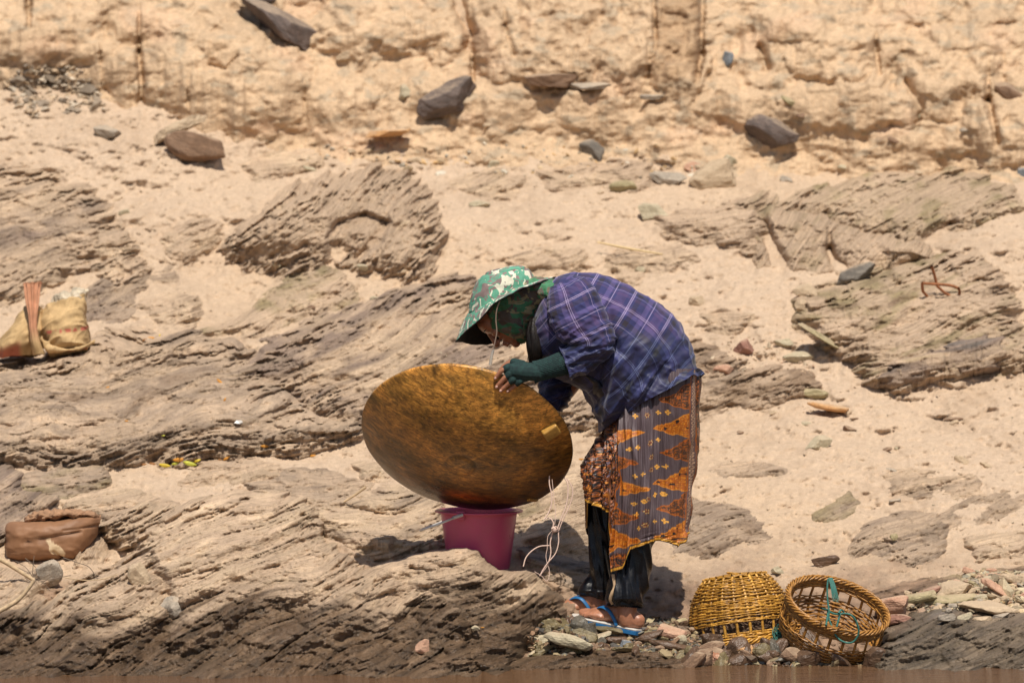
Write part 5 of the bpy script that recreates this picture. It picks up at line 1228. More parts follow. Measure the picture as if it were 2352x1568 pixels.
def sk_col(G, a, v, U, Vm):
    x = (G[..., 0] * MPX + 1176).astype(np.float32); z = (1511 - G[..., 2] * MPX).astype(np.float32)
    x0 = x; x = x + 1.2 * pn(x / 9, z / 9, 91) + 5 * fbm(x0 / 17, z / 330, 2, 71) * sst(900, 1100, z); z = z + 1.2 * pn(x / 8, z / 8, 92) + 6 * fbm(x0 / 40, z / 90, 2, 107)
    C = np.empty(x.shape + (3,), np.float32); C[:] = np.array([.092, .064, .070]) ; C *= (1 + .12 * fbm(x / 30, z / 60, 3, 93))[..., None]
    ORG = np.array([.38, .100, .008]); YEL = np.array([.60, .22, .022]); DK = np.array([.022, .016, .016]); BR = np.array([.16, .06, .018]); RD = np.array([.30, .09, .03])
    def put(mask, col): 
        mk = np.clip(mask, 0, 1)[..., None]; C[:] = C * (1 - mk) + np.array(col) * mk
    orn = fbm(x / 5.2, z / 5.2, 3, 95); rings = np.abs(pn(x / 4.6, z / 4.6, 97)); curls = np.abs(pn(x / 7.5 + .6 * orn, z / 7.5, 99))
    def motif(mask, bright):
        put(mask, ORG if bright else BR * .35 + DK * .65)
        if bright:
            put(mask * sst(.30, .42, rings), YEL); put(mask * (sst(.10, .05, curls)), RD); put(mask * sst(.42, .5, pn(x / 11, z / 9, 96)), DK)
        else:
            put(mask * sst(.13, .07, curls), ORG); put(mask * sst(.42, .55, rings) * .8, RD); put(mask * sst(.5, .6, pn(x / 11, z / 9, 98)), [.45, .10, .015])
    def tri(ax, ay, bx, y0, y1, bright):
        # scalloped triangle, apex at (ax,ay), base x=bx between y0,y1
        t = (x - ax) / (bx - ax); inn = (t > 0) & (t < 1.0)
        hw_top = (ay - y0) * np.clip(t, 0, 1) ** 1.25 ; hw_bot = (y1 - ay) * np.clip(t, 0, 1) ** 1.15
        sc_ = 2.2 * np.abs(np.sin(t * 9.4))
        e = np.minimum(z - (ay - hw_top - sc_), (ay + hw_bot + sc_) - z); mk = sst(-.4, .8, e) * inn
        motif(mk, bright); put(sst(2.0, .6, np.abs(e - .9)) * inn, ORG if not bright else YEL * .85 + ORG * .15)
    edge = np.interp(z, [846, 900, 1000, 1100, 1228, 1320], [1578, 1576, 1571, 1568, 1560, 1548])     # border strip
    for k, (ax, ay) in enumerate([(1509, 912), (1497, 979), (1511, 1037), (1492, 1104), (1500, 1162), (1490, 1222)]):
        tri(ax, ay, 1569 - k * 1.2, ay - 38, ay + 21, k % 2 == 1)
    tri(1479, 984, 1404, 1000 - 18, 1000 + 16, True); tri(1463, 1053, 1412, 1037, 1077, False); tri(1486, 1111, 1424, 1096, 1130, True); tri(1462, 1178, 1412, 1160, 1200, False); tri(1470, 1232, 1402, 1206, 1262, True)
    for fx, fy in FL:
        dx, dy = x - fx, z - fy; r_ = np.hypot(dx, dy); th_ = np.arctan2(dy, dx); pet = 5.6 * np.abs(np.cos(2 * th_)) ** .6
        put(sst(.4, -.4, r_ - pet), [.72, .36, .06]); put(sst(1.4, .6, r_), RD)
    for fx, fy in FR:
        dx, dy = x - fx, z - fy; r_ = np.hypot(dx, dy); th_ = np.arctan2(dy, dx); pet = 7.0 * np.abs(np.cos(3 * th_)) ** .7
        put(sst(.5, -.5, r_ - pet), [.16, .04, .015]); put(sst(.5, -.5, np.abs(r_ - 4) - .9) * (np.abs(np.cos(3 * th_)) > .7) * .8, [.7, .5, .2])
    # border strip with rings, dark floral beyond it
    beyond = sst(-1, 1, x - edge - 7); put(beyond, DK); put(beyond * sst(.12, .06, curls), ORG); put(beyond * sst(.40, .5, rings), RD * 1.3)
    dx = x - edge; st = sst(8.5, 7.5, np.abs(dx)); put(st, [.13, .075, .07]); zz_ = (z % 8.0) - 4
    rr2 = np.hypot(dx, zz_); put(st * sst(.9, .3, np.abs(rr2 - 2.7)), [.62, .40, .25]); put(sst(1.3, .7, np.abs(np.abs(dx) - 6.6)), ORG)
    # left, folded-under panel: dark with dense flourishes
    fx = np.interp(z, [846, 960, 1080, 1200, 1320], [1440, 1412, 1424, 1408, 1396]) + 5 * pn(z / 30, z * 0, 101)
    lf = sst(2, -2, x - fx); put(lf, DK)
    put(lf * sst(.13, .06, curls), ORG * .8); put(lf * sst(.34, .46, rings), RD); put(lf * sst(.5, .62, pn(x / 13, z / 15, 103)), [.17, .12, .15]); put(lf * sst(.55, .62, pn(x / 9, z / 9, 105)), [.55, .22, .04])
    fl = lf * sst(1085, 1100, z)
    for cx, cy, R0 in ((1362, 1118, 13), (1374, 1160, 11), (1392, 1130, 8)):
        dx, dy = x - cx, z - cy; r_ = np.hypot(dx, dy); th_ = np.arctan2(dy, dx); put(lf * sst(.6, -.6, r_ - R0 * (.55 + .45 * np.abs(np.cos(3 * th_)))), [.5, .17, .02]); put(lf * sst(.8, .2, np.abs(r_ - R0 * .45)), DK); 
    put(lf * sst(2.5, 1.5, np.abs(z - 1134)) , ORG * .7)
    # foot of the overlapping panel (pointed tail) and all hems
    ft = sst(1262, 1268, z + .3 * (x - 1420)) * sst(1452, 1446, x) * sst(1396, 1400, x); put(ft, DK); put(ft * sst(.14, .07, curls), ORG); put(ft * sst(.36, .46, rings), RD)
    put(ft * sst(1.6, .9, np.abs(z + .3 * (x - 1420) - 1272)), ORG)
    hy = np.interp(x, HX, HY); hb = sst(26, 22, hy - z) * (np.sin(a) > -.05)[None] * sst(1440, 1446, x); put(hb, DK); put(hb * sst(.13, .07, curls), ORG); put(hb * sst(.4, .5, rings), RD)
    und = sst(1538, 1546, x + .45 * (z - 1240)) * sst(1228, 1236, z - .35 * (1560 - x)); put(und, [.035, .016, .012]); put(und * sst(.09, .05, curls), ORG * .5)
    hd = (1 - v) * 474 * sk_hem(a)[None]
    put(sst(7.4, 6.4, hd), DK); put(sst(1.0, .4, np.abs(hd - 3.6) - 1.6), [.55, .27, .03])
    put(sst(1.4, .8, np.abs(x - fx - 1)) * sst(960, 980, z), ORG)
    # waist: dark band just below the shirt
    return C
m, n, b = mat_new("wet_batik_cotton"); at = N(n, 'ShaderNodeAttribute', attribute_name="Col"); co = N(n, 'ShaderNodeTexCoord').outputs['Object']
n.links.new(at.outputs['Color'], b.inputs['Base Color'])
n.links.new(ramp(n, noise(n, co, 14, 4), [(.4, (.34,) * 3), (.62, (.62,) * 3)]), b.inputs['Roughness'])
bump(n, b, mth(n, 'ADD', noise(n, mapping(n, co, (1, 1, .3)), 60, 4), mth(n, 'MULTIPLY', noise(n, co, 700, 2), .2)), .4, .004)
M_BATIK = m
# dense columns on the river side
def sk_build():
    G0, a0 = None, None
    a = np.concatenate([np.linspace(0, np.pi, 340, endpoint=False), np.linspace(np.pi, 2 * np.pi, 90, endpoint=False)])
    # spread columns evenly in photo x on the near side
    xx = np.linspace(1, -1, 341)[:-1]; a[:340] = np.arccos(np.clip(xx, -1, 1))
    R = catmull(np.array(sk, float), 120); c_, s_ = np.cos(a), np.sin(a)
    mx = (R[:, 0:1] + R[:, 2:3]) / 2 + (R[:, 0:1] - R[:, 2:3]) / 2 * c_; my = R[:, 1:2] + 0 * c_; Y = R[:, 4:5] - R[:, 5:6] * s_
    G = PP(mx, my, Y); nv = 370; nu = len(a)
    vv = np.linspace(0, 1, nv)[:, None] * sk_hem(a)[None]; idx = vv * 119; i0 = np.clip(idx.astype(int), 0, 118); f = (idx - i0)[..., None]; jj = np.broadcast_to(np.arange(nu)[None], vv.shape)
    G = G[i0, jj] * (1 - f) + G[i0 + 1, jj] * f
    nrm = np.stack([c_ * 1.0, -s_ * 1.0, 0 * c_], -1)[None]; nrm = nrm / np.linalg.norm(nrm, axis=2)[..., None]
    v0 = np.linspace(0, 1, nv)[:, None] + 0 * a[None]
    col = sk_col(G, a, v0, None, None)
    G = G + nrm * sk_disp(np.broadcast_to(a[None], vv.shape), v0, None, None, G)[..., None]
    V = G.reshape(-1, 3); V2 = (G - nrm * .0025).reshape(-1, 3); Fq = grid_faces(nv, nu, wrap=True); o_ = len(V); i = np.arange(nu); j = (i + 1) % nu
    Fe = np.stack([(nv - 1) * nu + i, (nv - 1) * nu + j, (nv - 1) * nu + j + o_, (nv - 1) * nu + i + o_], -1)
    keep = np.ones(len(Fq), bool)
    o = mesh_np("skirt", np.concatenate([V, V2]), np.concatenate([Fq, Fq[:, ::-1] + o_, Fe]), M_BATIK, col=np.concatenate([col.reshape(-1, 3)] * 2)); adopt(o, per)
sk_build()

# ------------------------------------------------------------------ camouflage hood and hat
def camo(name, cols, sc=16):
    m, n, b = mat_new(name); co = N(n, 'ShaderNodeTexCoord').outputs['Object']
    v1 = noise(n, co, sc, 2, .5, dist=1.2); v2 = noise(n, mapping(n, co, (1, 1, 1), (.5, 1, 2)), sc * 1.1, 2, .5, dist=1.4)
    c = ramp(n, v1, [(0, cols[0]), (.44, cols[1]), (.60, cols[2])], 'CONSTANT')
    c = mixc(n, ramp(n, v2, [(0, (1, 1, 1)), (.43, (0, 0, 0)), (.60, (0, 0, 0)), (.601, (0, 0, 0))], 'CONSTANT'), c, cols[3])
    c = mixc(n, 1, c, ramp(n, noise(n, co, 45, 4), [(.3, (.82,) * 3), (.7, (1.15,) * 3)]), 'MULTIPLY')
    n.links.new(c, b.inputs['Base Color']); b.inputs['Roughness'].default_value = .85
    bump(n, b, mth(n, 'ADD', noise(n, co, 40, 4), mth(n, 'MULTIPLY', noise(n, co, 500, 2), .3)), .4, .005); return m
M_HAT = camo("camouflage_hat_cloth", [(.24, .175, .165), (.115, .34, .23), (.25, .18, .17), (.70, .67, .54)], 21)
M_HOOD = camo("camouflage_hood_cloth", [(.10, .085, .07), (.055, .19, .095), (.15, .12, .085), (.27, .25, .14)], 13)
M_BLK = simple_mat("black_lining", (.008, .008, .009), .8, .2, 50, .2)
hood = [(1103, 746, 1197, 791, 0, .060, 3, -4), (1100, 722, 1208, 783, 0, .078, 5, -5), (1100, 695, 1216, 764, 0, .092), (1112, 668, 1225, 738, 0, .098), (1150, 645, 1238, 718, 0, .096), (1200, 636, 1246, 712, 0, .10), (1245, 636, 1256, 712, 0, .12), (1275, 640, 1262, 715, 0, .14)]
hw = wrinkle(12, 7, .006, 111, .9, R_(50)); hw2 = wrinkle(26, 12, .003, 115, .9, R_(80))
cloth("hood", hood, 110, 150, M_HOOD, lambda a, v, U, Vm, G: (hw(a, v, U, Vm, G) + hw2(a, v, U, Vm, G)) * sst(0, .12, v), 2.0)
crown = [(1079, 716, 1231, 653, 0, .106), (1080, 695, 1230, 645, 0, .106), (1086, 668, 1226, 634, 0, .104), (1100, 642, 1218, 622, 0, .094), (1118, 626, 1205, 613, 0, .075), (1138, 617, 1190, 609, 0, .048), (1160, 613, 1172, 610, 0, .004)]
def crown_disp(a, v, U, Vm, G): return .004 * fbm(G[..., 0] * 14, G[..., 2] * 14 + G[..., 1] * 9, 3, 121) - .005 * np.exp(-((v - .62) / .02) ** 2) + .003 * np.exp(-((v - .25) / .015) ** 2) * 0
cloth("hat_crown", crown, 90, 120, M_HAT, crown_disp, 2.2)
cloth("hat_band", [(1076, 717, 1234, 654, 0, .1085), (1077, 706, 1233, 649, 0, .1085), (1078, 697, 1232, 643, 0, .1085)], 14, 120, M_HAT, None, 2.2)
bo = catmull(np.array([(1276, 637, 0), (1222, 655, -.16), (1180, 672, -.195), (1142, 692, -.195), (1104, 732, -.15), (1051, 779, -.03), (1056, 784, .06), (1100, 790, .14), (1160, 775, .17), (1230, 700, .16), (1276, 637, 0)], float), 161)[:-1]
bi_ = np.array([(1155 + 77 * math.cos(q), 685 - 31.5 * math.cos(q), -.107 * math.sin(q)) for q in np.linspace(0, 2 * np.pi, 160, endpoint=False)])
kk = np.linspace(0, 1, 26)[:, None, None]
Bp = bi_[None] * (1 - kk) + bo[None] * kk; Bp[..., 1] += (-7 * np.sin(kk[..., 0] * np.pi)) ; Gbr = PP(Bp[..., 0], Bp[..., 1], Bp[..., 2])
Gbr[..., 2] += .0035 * fbm(Gbr[..., 0] * 16, Gbr[..., 1] * 16, 3, 125)
nb = grid_normals(Gbr); nb = nb if nb[..., 2].sum() > 0 else -nb
Fb = grid_faces(26, 160, wrap=True); V2 = (Gbr - nb * .0028).reshape(-1, 3); o_ = 26 * 160; i = np.arange(160); j = (i + 1) % 160
adopt(mesh_np("hat_brim", Gbr.reshape(-1, 3), Fb, M_HAT), per)
Fe = np.stack([25 * 160 + i, 25 * 160 + j, 25 * 160 + j + o_, 25 * 160 + i + o_], -1)
adopt(mesh_np("brim_lining", np.concatenate([(Gbr - nb * .0008).reshape(-1, 3), V2]), np.concatenate([Fb[:, ::-1] + o_, Fe]), M_BLK), per)
adopt(tube("brim_binding", Gbr[25].tolist(), .0028, M_BLK, None, 6, None, True), per)
# chin cord and clear toggle
tube("chin_cord", cpath([(1148, 690), (1141, 712), (1139, 735), (1141, 762), (1137, 785), (1131, 812)], -.19, -.15), .0024, simple_mat("brown_cord", (.33, .24, .18), .8, .2, 90, .2), per, 6, 40)
m, n, b = mat_new("cloudy_plastic"); b.inputs['Base Color'].default_value = (.62, .58, .52, 1); b.inputs['Roughness'].default_value = .15; b.inputs['Transmission Weight'].default_value = .55
tube("cord_toggle", cpath([(1134, 802), (1130, 815), (1126, 838)], -.152), [.003, .0052, .0058], m, per, 12, 10)
# ponytail
m, n, b = mat_new("black_hair"); co = N(n, 'ShaderNodeTexCoord').outputs['Object']
n.links.new(ramp(n, noise(n, mapping(n, co, (260, 260, 14)), 1, 3), [(.35, (.003, .0025, .002)), (.7, (.016, .010, .008))]), b.inputs['Base Color']); b.inputs['Roughness'].default_value = .42; b.inputs['Specular IOR Level'].default_value = .25
bump(n, b, noise(n, mapping(n, co, (300, 300, 10)), 1, 3), .6, .003); M_HAIR = m
cloth("ponytail", [(1236, 725, 1216, 735, -.085, .02), (1242, 755, 1208, 765, -.10, .026), (1248, 790, 1209, 795, -.11, .026), (1246, 815, 1213, 818, -.11, .022), (1236, 836, 1217, 838, -.105, .012), (1228, 850, 1221, 852, -.10, .003)], 60, 60, M_HAIR, lambda a, v, U, Vm, G: .001 * np.sin(a * 23 + 3 * v) + .003 * fbm(a * 3, v * 2, 3, 131) * np.sin(a / 2), thick=0)
rs = np.random.RandomState(21)
for k in range(14):
    x0 = 1212 + rs.rand() * 34
    tube("hair_strand", cpath([(x0, 770), (x0 + rs.randn() * 3, 800), (x0 + rs.randn() * 5, 835 + rs.rand() * 16)], -.112), .0009, M_HAIR, per, 4, 14)

# ------------------------------------------------------------------ knitted half-finger glove
m, n, b = mat_new("dark_green_knit"); uv = N(n, 'ShaderNodeTexCoord').outputs['UV']; co = N(n, 'ShaderNodeTexCoord').outputs['Object']
c = ramp(n, noise(n, co, 90, 4), [(.3, (.004, .018, .020)), (.7, (.012, .050, .046))]); n.links.new(c, b.inputs['Base Color']); b.inputs['Roughness'].default_value = .8
bump(n, b, noise(n, co, 520, 3), .8, .004); M_KNIT = m
def knit_cuff(a, v, U, Vm, G): return .0030 * np.abs(np.sin(a * 19)) + .0007 * fbm(G[..., 0] * 90, G[..., 2] * 90, 2, 3)
cloth("glove_cuff", [(1312, 857, 1290, 808, -.210, .036), (1290, 862, 1274, 814, -.212, .034), (1262, 868, 1250, 824, -.213, .031), (1240, 874, 1232, 829, -.214, .029), (1228, 880, 1222, 831, -.214, .028)], 70, 150, M_KNIT, knit_cuff)
gp = [limb(pl([(1236, 854, -.214), (1210, 853, Yrim + .002), (1184, 851, Yrim - .002)]), [.0335, .0330, .0280], 14, 18), ell(P(1200, 858, Yrim)[:], (.038, .022, .032), Mx), ell(P(1180, 852, Yrim - .002)[:], (.024, .019, .029), Mx)]
for k, (a_, m_, t_) in enumerate(FING):
    e_ = a_ + (m_ - a_) * .55; gp.append(limb([a_[:], ((a_ + e_) / 2 + Vector((0, -.004, .002)))[:], (e_ + Vector((0, -.001, 0)))[:]], [frs[k] * 1.55, frs[k] * 1.5, frs[k] * 1.42], 12, 10))
gp.append(limb(pl([(1200, 838, Yrim + .01), (1180, 832, Yrim + .028)]), [.018, .0155], 12, 8))
glove = remeshed("glove", gp, .0026, 4, M_KNIT, per)
# ring
a_, m_, t_ = FING[1]

# ------------------------------------------------------------------ flip-flops
M_SOLEB = simple_mat("blue_rubber", (.012, .12, .30), .45, .15, 60, .15); M_SOLEW = simple_mat("white_rubber", (.60, .57, .52), .45, .08, 60, .1)
def flipflop(q, L, tagn):
    prof = [(-.03, .024), (.02, .034), (.12, .037), (.3, .036), (.5, .037), (.7, .044), (.88, .045), (1.0, .036), (1.06, .015)]
    f = np.linspace(-.045, 1.075, 60); wdt = np.interp(f, [p_[0] for p_ in prof], [p_[1] for p_ in prof]); wdt[0] = .004; wdt[1] = .016; wdt[-1] = .003
    def slab(z0, z1, k, nm, mat):
        ring = [(ff_, w_ * k) for ff_, w_ in zip(f, wdt)] + [(ff_, -w_ * k) for ff_, w_ in zip(f[::-1], wdt[::-1])]
        nn_ = len(ring); lv = [(z0, .97), (z0 + .002, 1), (z1 - .002, 1), (z1, .97)]
        G = np.array([[q(a_, z_, b_ * s_) for a_, b_ in ring] for z_, s_ in lv]); V, F = cap(G.reshape(-1, 3), grid_faces(4, nn_, wrap=True), 4, nn_)
        adopt(mesh_np(nm, V, F, mat, smooth=False), per)
    slab(-.020, -.004, 1.0, "sandal_sole", M_SOLEB); slab(-.004, .002, 1.02, "sandal_footbed", M_SOLEW)
    for s_ in (-1, 1):
        pts = [q(.80, .006, .012), q(.74, .034, .010 + s_ * .004), q(.60, .052, s_ * .022), q(.46, .048, s_ * .036), q(.34, .020, s_ * .040), q(.30, .000, s_ * .038)]
        p_ = catmull(pts, 30); T, A, B = frames(p_); w_ = np.interp(np.linspace(0, 1, 30), [0, .2, .6, 1], [.003, .006, .007, .006])
        cen = np.array(q(.45, .0, 0)); out = p_ - cen; out /= np.linalg.norm(out, axis=1)[:, None]; sdv = np.cross(T, out); sdv /= np.linalg.norm(sdv, axis=1)[:, None]
        an = np.linspace(0, 2 * np.pi, 10, endpoint=False)
        G = p_[:, None] + sdv[:, None] * (np.cos(an)[None, :, None] * w_[:, None, None]) + out[:, None] * (np.sin(an)[None, :, None] * .0022)
        V, F = cap(G.reshape(-1, 3), grid_faces(30, 10, wrap=True), 30, 10); adopt(mesh_np("sandal_strap", V, F, M_SOLEB), per)
flipflop(qn, Ln, 0); flipflop(qf, Lf, 1)
# ------------------------------------------------------------------ woven sack at the left
m, n, b = mat_new("woven_sack_cloth"); co = N(n, 'ShaderNodeTexCoord').outputs['Object']; at = N(n, 'ShaderNodeAttribute', attribute_name="Col")
wv = N(n, 'ShaderNodeTexWave', wave_type='BANDS', bands_direction='Z'); wv.inputs['Scale'].default_value = 75; wv.inputs['Distortion'].default_value = 2.5; n.links.new(co, wv.inputs['Vector'])
wv2 = N(n, 'ShaderNodeTexWave', wave_type='BANDS', bands_direction='X'); wv2.inputs['Scale'].default_value = 75; wv2.inputs['Distortion'].default_value = 2.0; n.links.new(co, wv2.inputs['Vector'])
c = mixc(n, 1, at.outputs['Color'], ramp(n, mth(n, 'MULTIPLY', wv.outputs['Fac'], wv2.outputs['Fac']), [(0, (.55, .52, .48)), (.5, (1.15, 1.15, 1.12))]), 'MULTIPLY')
c = mixc(n, 1, c, ramp(n, noise(n, co, 22, 5), [(.3, (.75, .73, .68)), (.7, (1.15, 1.15, 1.15))]), 'MULTIPLY')
n.links.new(c, b.inputs['Base Color']); b.inputs['Roughness'].default_value = .8
bump(n, b, mth(n, 'ADD', mth(n, 'MULTIPLY', mth(n, 'MULTIPLY', wv.outputs['Fac'], wv2.outputs['Fac']), .4), noise(n, co, 45, 4)), .5, .004)
M_SACK = m
SY = min(Ysurf(110, 812), Ysurf(60, 800), Ysurf(180, 800)) - .12
sack = empty("woven_sack", P(90, 815, SY), "pale woven sack with faded red stripes and upright tied neck, slumped on the rock", "sack")
def sack_col(kind):
    def f(G, a, v, U, Vm):
        x = (G[..., 0] * 20 / (20 + SY)) * MPX + 1176; z = 1511 - ((G[..., 2] - 2.1) * 20 / (20 + SY) + 2.1) * MPX
        C = np.empty(x.shape + (3,)); C[:] = [.62, .43, .22]
        C *= (1 + .15 * fbm(x / 26, z / 20, 3, 5))[..., None]
        def put(m_, col): m_ = np.clip(m_, 0, 1)[..., None]; C[:] = C * (1 - m_) + np.array(col) * m_
        if kind == 'R':
            sl = z + .10 * (x - 110)
            put(sst(5, 3, np.abs(sl - 760)) * sst(.42, .5, .5 + pn(x / 12, z / 30, 6)) * sst(108, 114, x), [.62, .17, .12]); put(sst(4, 2, np.abs(sl - 806)) * sst(.40, .5, .5 + pn(x / 10, z / 30, 7)) * sst(112, 118, x), [.60, .18, .12])
        if kind == 'L': put(sst(792, 812, z + .35 * x) * sst(60, 45, x), [.52, .17, .11])
        if kind == 'N': put(sst(60, 50, np.abs(x - 70)) * sst(790, 740, z) * .8, [.62, .27, .17])
        return C
    return f
wS = wrinkle(4, 8, .010, 201, .7, R_(25)); wS2 = wrinkle(12, 5, .0042, 205, .7, R_(-30))
sd_ = lambda a, v, U, Vm, G: (wS(a, v, U, Vm, G) + wS2(a, v, U, Vm, G)) * sst(0, .1, v)
cloth("bag", [(200, 672, 128, 690, SY, .05), (199, 690, 112, 704, SY, .075), (197, 716, 96, 722, SY - .01, .105), (200, 748, 92, 750, SY - .02, .13), (204, 776, 92, 780, SY - .02, .14), (206, 798, 100, 806, SY - .01, .13), (190, 812, 110, 818, SY, .09)], 110, 160, M_SACK, sd_, 2.3, colf=sack_col('R'), parent=sack)
cloth("bag", [(80, 700, 56, 702, SY, .02), (94, 712, 44, 716, SY, .06), (100, 740, 28, 742, SY, .10), (104, 770, 6, 772, SY, .13), (104, 796, -12, 798, SY, .13), (98, 818, -16, 820, SY, .09)], 90, 130, M_SACK, sd_, 2.3, colf=sack_col('L'), parent=sack)
cloth("tied_neck", [(96, 648, 54, 650, SY - .08, .030), (92, 656, 56, 657, SY - .085, .026), (88, 690, 60, 690, SY - .11, .022), (84, 722, 66, 722, SY - .135, .020), (84, 752, 68, 752, SY - .15, .022), (92, 784, 70, 784, SY - .15, .030), (104, 812, 76, 816, SY - .13, .04)], 90, 80, M_SACK,
      lambda a, v, U, Vm, G: .0045 * np.sin(a * 9 + 2 * v) * sst(1, .3, v), colf=sack_col('N'), parent=sack)
cloth("bottom_seam", [(96, 770, 88, 782, SY - .14, .012), (120, 792, 112, 804, SY - .15, .014), (150, 799, 146, 811, SY - .15, .014), (190, 792, 188, 803, SY - .14, .012), (218, 783, 216, 790, SY - .12, .004)], 60, 24, M_SACK, sd_, colf=sack_col('L'), parent=sack)
M_LINER = simple_mat("dirty_plastic_liner", (.56, .47, .34), .4, .4, 26, .6, bd=.01)
cloth("liner", [(202, 664, 178, 662, SY + .02, .03), (200, 672, 132, 676, SY, .045), (198, 690, 118, 698, SY, .06)], 40, 80, M_LINER, wrinkle(30, 12, .008, 211, .9), parent=sack)

# ------------------------------------------------------------------ mud-brown wrapped bundle on the left ledge
JY = Ysurf(120, 1262) - .04
jug = empty("wrapped_bundle", P(115, 1290, JY), "mud-brown tarpaulin bundle with a pale torn patch, wedged between the left rocks", "bundle")
m, n, b = mat_new("muddy_tarpaulin"); co = N(n, 'ShaderNodeTexCoord').outputs['Object']; at = N(n, 'ShaderNodeAttribute', attribute_name="Col")
c = mixc(n, 1, at.outputs['Color'], ramp(n, noise(n, co, 14, 5), [(.3, (.78, .76, .74)), (.7, (1.15, 1.15, 1.12))]), 'MULTIPLY'); n.links.new(c, b.inputs['Base Color']); b.inputs['Roughness'].default_value = .62
bump(n, b, noise(n, co, 60, 4), .25, .004); M_TARP = m
def jcol(G, a, v, U, Vm):
    sc_ = (20 + JY) / 20; x = (G[..., 0] / sc_ * MPX + 1176).astype(np.float32); z = (1511 - ((G[..., 2] - 2.1) / sc_ + 2.1) * MPX).astype(np.float32)
    C = np.empty(x.shape + (3,)); C[:] = [.25, .125, .062]
    mk = sst(-.8, .8, sdf_poly(x, z, [(110, 1233), (120, 1231), (128, 1241), (144, 1249), (155, 1264), (152, 1272), (124, 1266), (118, 1258), (119, 1248)])) * (np.sin(a) > 0)
    mk = mk[..., None]; return C * (1 - mk) + np.array([.62, .47, .30]) * mk
def jd(a, v, U, Vm, G):
    sc_ = (20 + JY) / 20; x = (G[..., 0] / sc_ * MPX + 1176).astype(np.float32); z = (1511 - ((G[..., 2] - 2.1) / sc_ + 2.1) * MPX).astype(np.float32)
    d = .006 * fbm(x / 60, z / 30, 3, 221)
    for p_, am, wd in (([(55, 1243), (110, 1228), (190, 1216)], .012, 3), ([(60, 1236), (95, 1232)], .008, 2.5), ([(150, 1212), (225, 1205)], .008, 2.5), ([(128, 1262), (150, 1280), (165, 1292)], .012, 3)): d = d - am * np.exp(-(sdf_seg(x, z, p_) / wd) ** 2)
    return d
cloth("tarpaulin", [(13, 1215, 13, 1262, JY, .05), (16, 1204, 20, 1282, JY, .09), (40, 1198, 45, 1289, JY, .12), (90, 1196, 95, 1290, JY - .01, .13), (140, 1190, 140, 1287, JY - .01, .13), (180, 1186, 176, 1282, JY, .12), (210, 1184, 200, 1262, JY + .02, .10), (232, 1188, 226, 1225, JY + .04, .05)], 140, 120, M_TARP, jd, 3.2, colf=jcol, parent=jug)
M_RAG = simple_mat("dry_mud_rag", (.36, .20, .11), .9, .4, 30, .6, bd=.008)
cloth("rag", [(58, 1196, 60, 1203, JY - .02, .01), (75, 1180, 78, 1200, JY, .06), (100, 1174, 104, 1199, JY, .09), (140, 1172, 142, 1195, JY, .10), (185, 1172, 185, 1190, JY, .09), (215, 1178, 216, 1190, JY + .02, .06), (232, 1186, 232, 1190, JY + .03, .02)], 110, 90, M_RAG,
      lambda a, v, U, Vm, G: .012 * fbm(G[..., 0] * 28, G[..., 2] * 60 + G[..., 1] * 20, 4, 231), 2.0, parent=jug)

# ------------------------------------------------------------------ branches, reeds, leaves, litter
M_STICK = simple_mat("bare_dry_branch", (.52, .38, .23), .8, .3, 60, .4); M_TWIG = simple_mat("grey_twig", (.20, .15, .11), .9, .3, 60, .4)
def ypath(pts, lift=.02, lifts=None):
    out = []
    for i, q in enumerate(pts):
        y = Ysurf(q[0], q[1]) - (lifts[i] if lifts else lift); out.append(PP(q[0], q[1], y).tolist())
    return out
def yflat(pts, lift=.03):
    y = min(Ysurf(*q) for q in pts) - lift; return [PP(q[0], q[1], y).tolist() for q in pts]
br = empty("branch", P(60, 1330, Ysurf(60, 1335) - .1), "forked bare branch entering at the left edge below the brown bundle", "branch")
tube("limb", yflat([(-60, 1262), (0, 1284), (40, 1308), (78, 1332)], .05), [.010, .009, .0075, .007], M_STICK, br, 8, 30)
tube("limb", yflat([(78, 1332), (64, 1352), (40, 1378), (0, 1402), (-60, 1436)], .06), [.006, .007, .0075, .0085, .009], M_STICK, br, 8, 30)
rs = np.random.RandomState(5)
for k in range(20):
    x, y = 82 + rs.randn() * 10, 1325 + rs.randn() * 9; an = rs.uniform(-2.6, .4); L = rs.uniform(25, 75)
    tube("twig", yflat([(x, y), (x + L * .5 * math.cos(an) + rs.randn() * 4, y + L * .5 * math.sin(an) * .6), (x + L * math.cos(an), y + L * math.sin(an) * .6 + rs.randn() * 6)], .03), .0013, M_TWIG, br, 5, 14)
tube("twig", yflat([(145, 1280), (180, 1292), (205, 1302), (225, 1330)], .03), .0016, M_TWIG, br, 5, 20); tube("twig", yflat([(150, 1326), (200, 1332), (240, 1328), (270, 1318)], .03), .0018, M_STICK, br, 5, 20)
def stick(label, pts, r, mat=M_STICK, name="stick", cat="stick", lift=.015):
    o = tube(name, yflat(pts, lift), r, mat, None, 7, 24); tag(o, label, cat); return o
stick("pale dry reed stalk lying on the sand behind the hat", [(1372, 556), (1440, 570), (1522, 584)], [.004, .006, .003], simple_mat("straw_reed", (.62, .46, .24), .7, .2, 60, .2), "reed_stalk", "reed")
stick("short forked stick leaning on the ledge just left of the pan", [(790, 1152), (812, 1138), (840, 1118)], [.004, .005, .006])
stick("thin broken cane poking up between the two baskets", [(1812, 1342), (1818, 1352), (1830, 1362)], .0018, M_WIC2, "cane", "cane", .05)
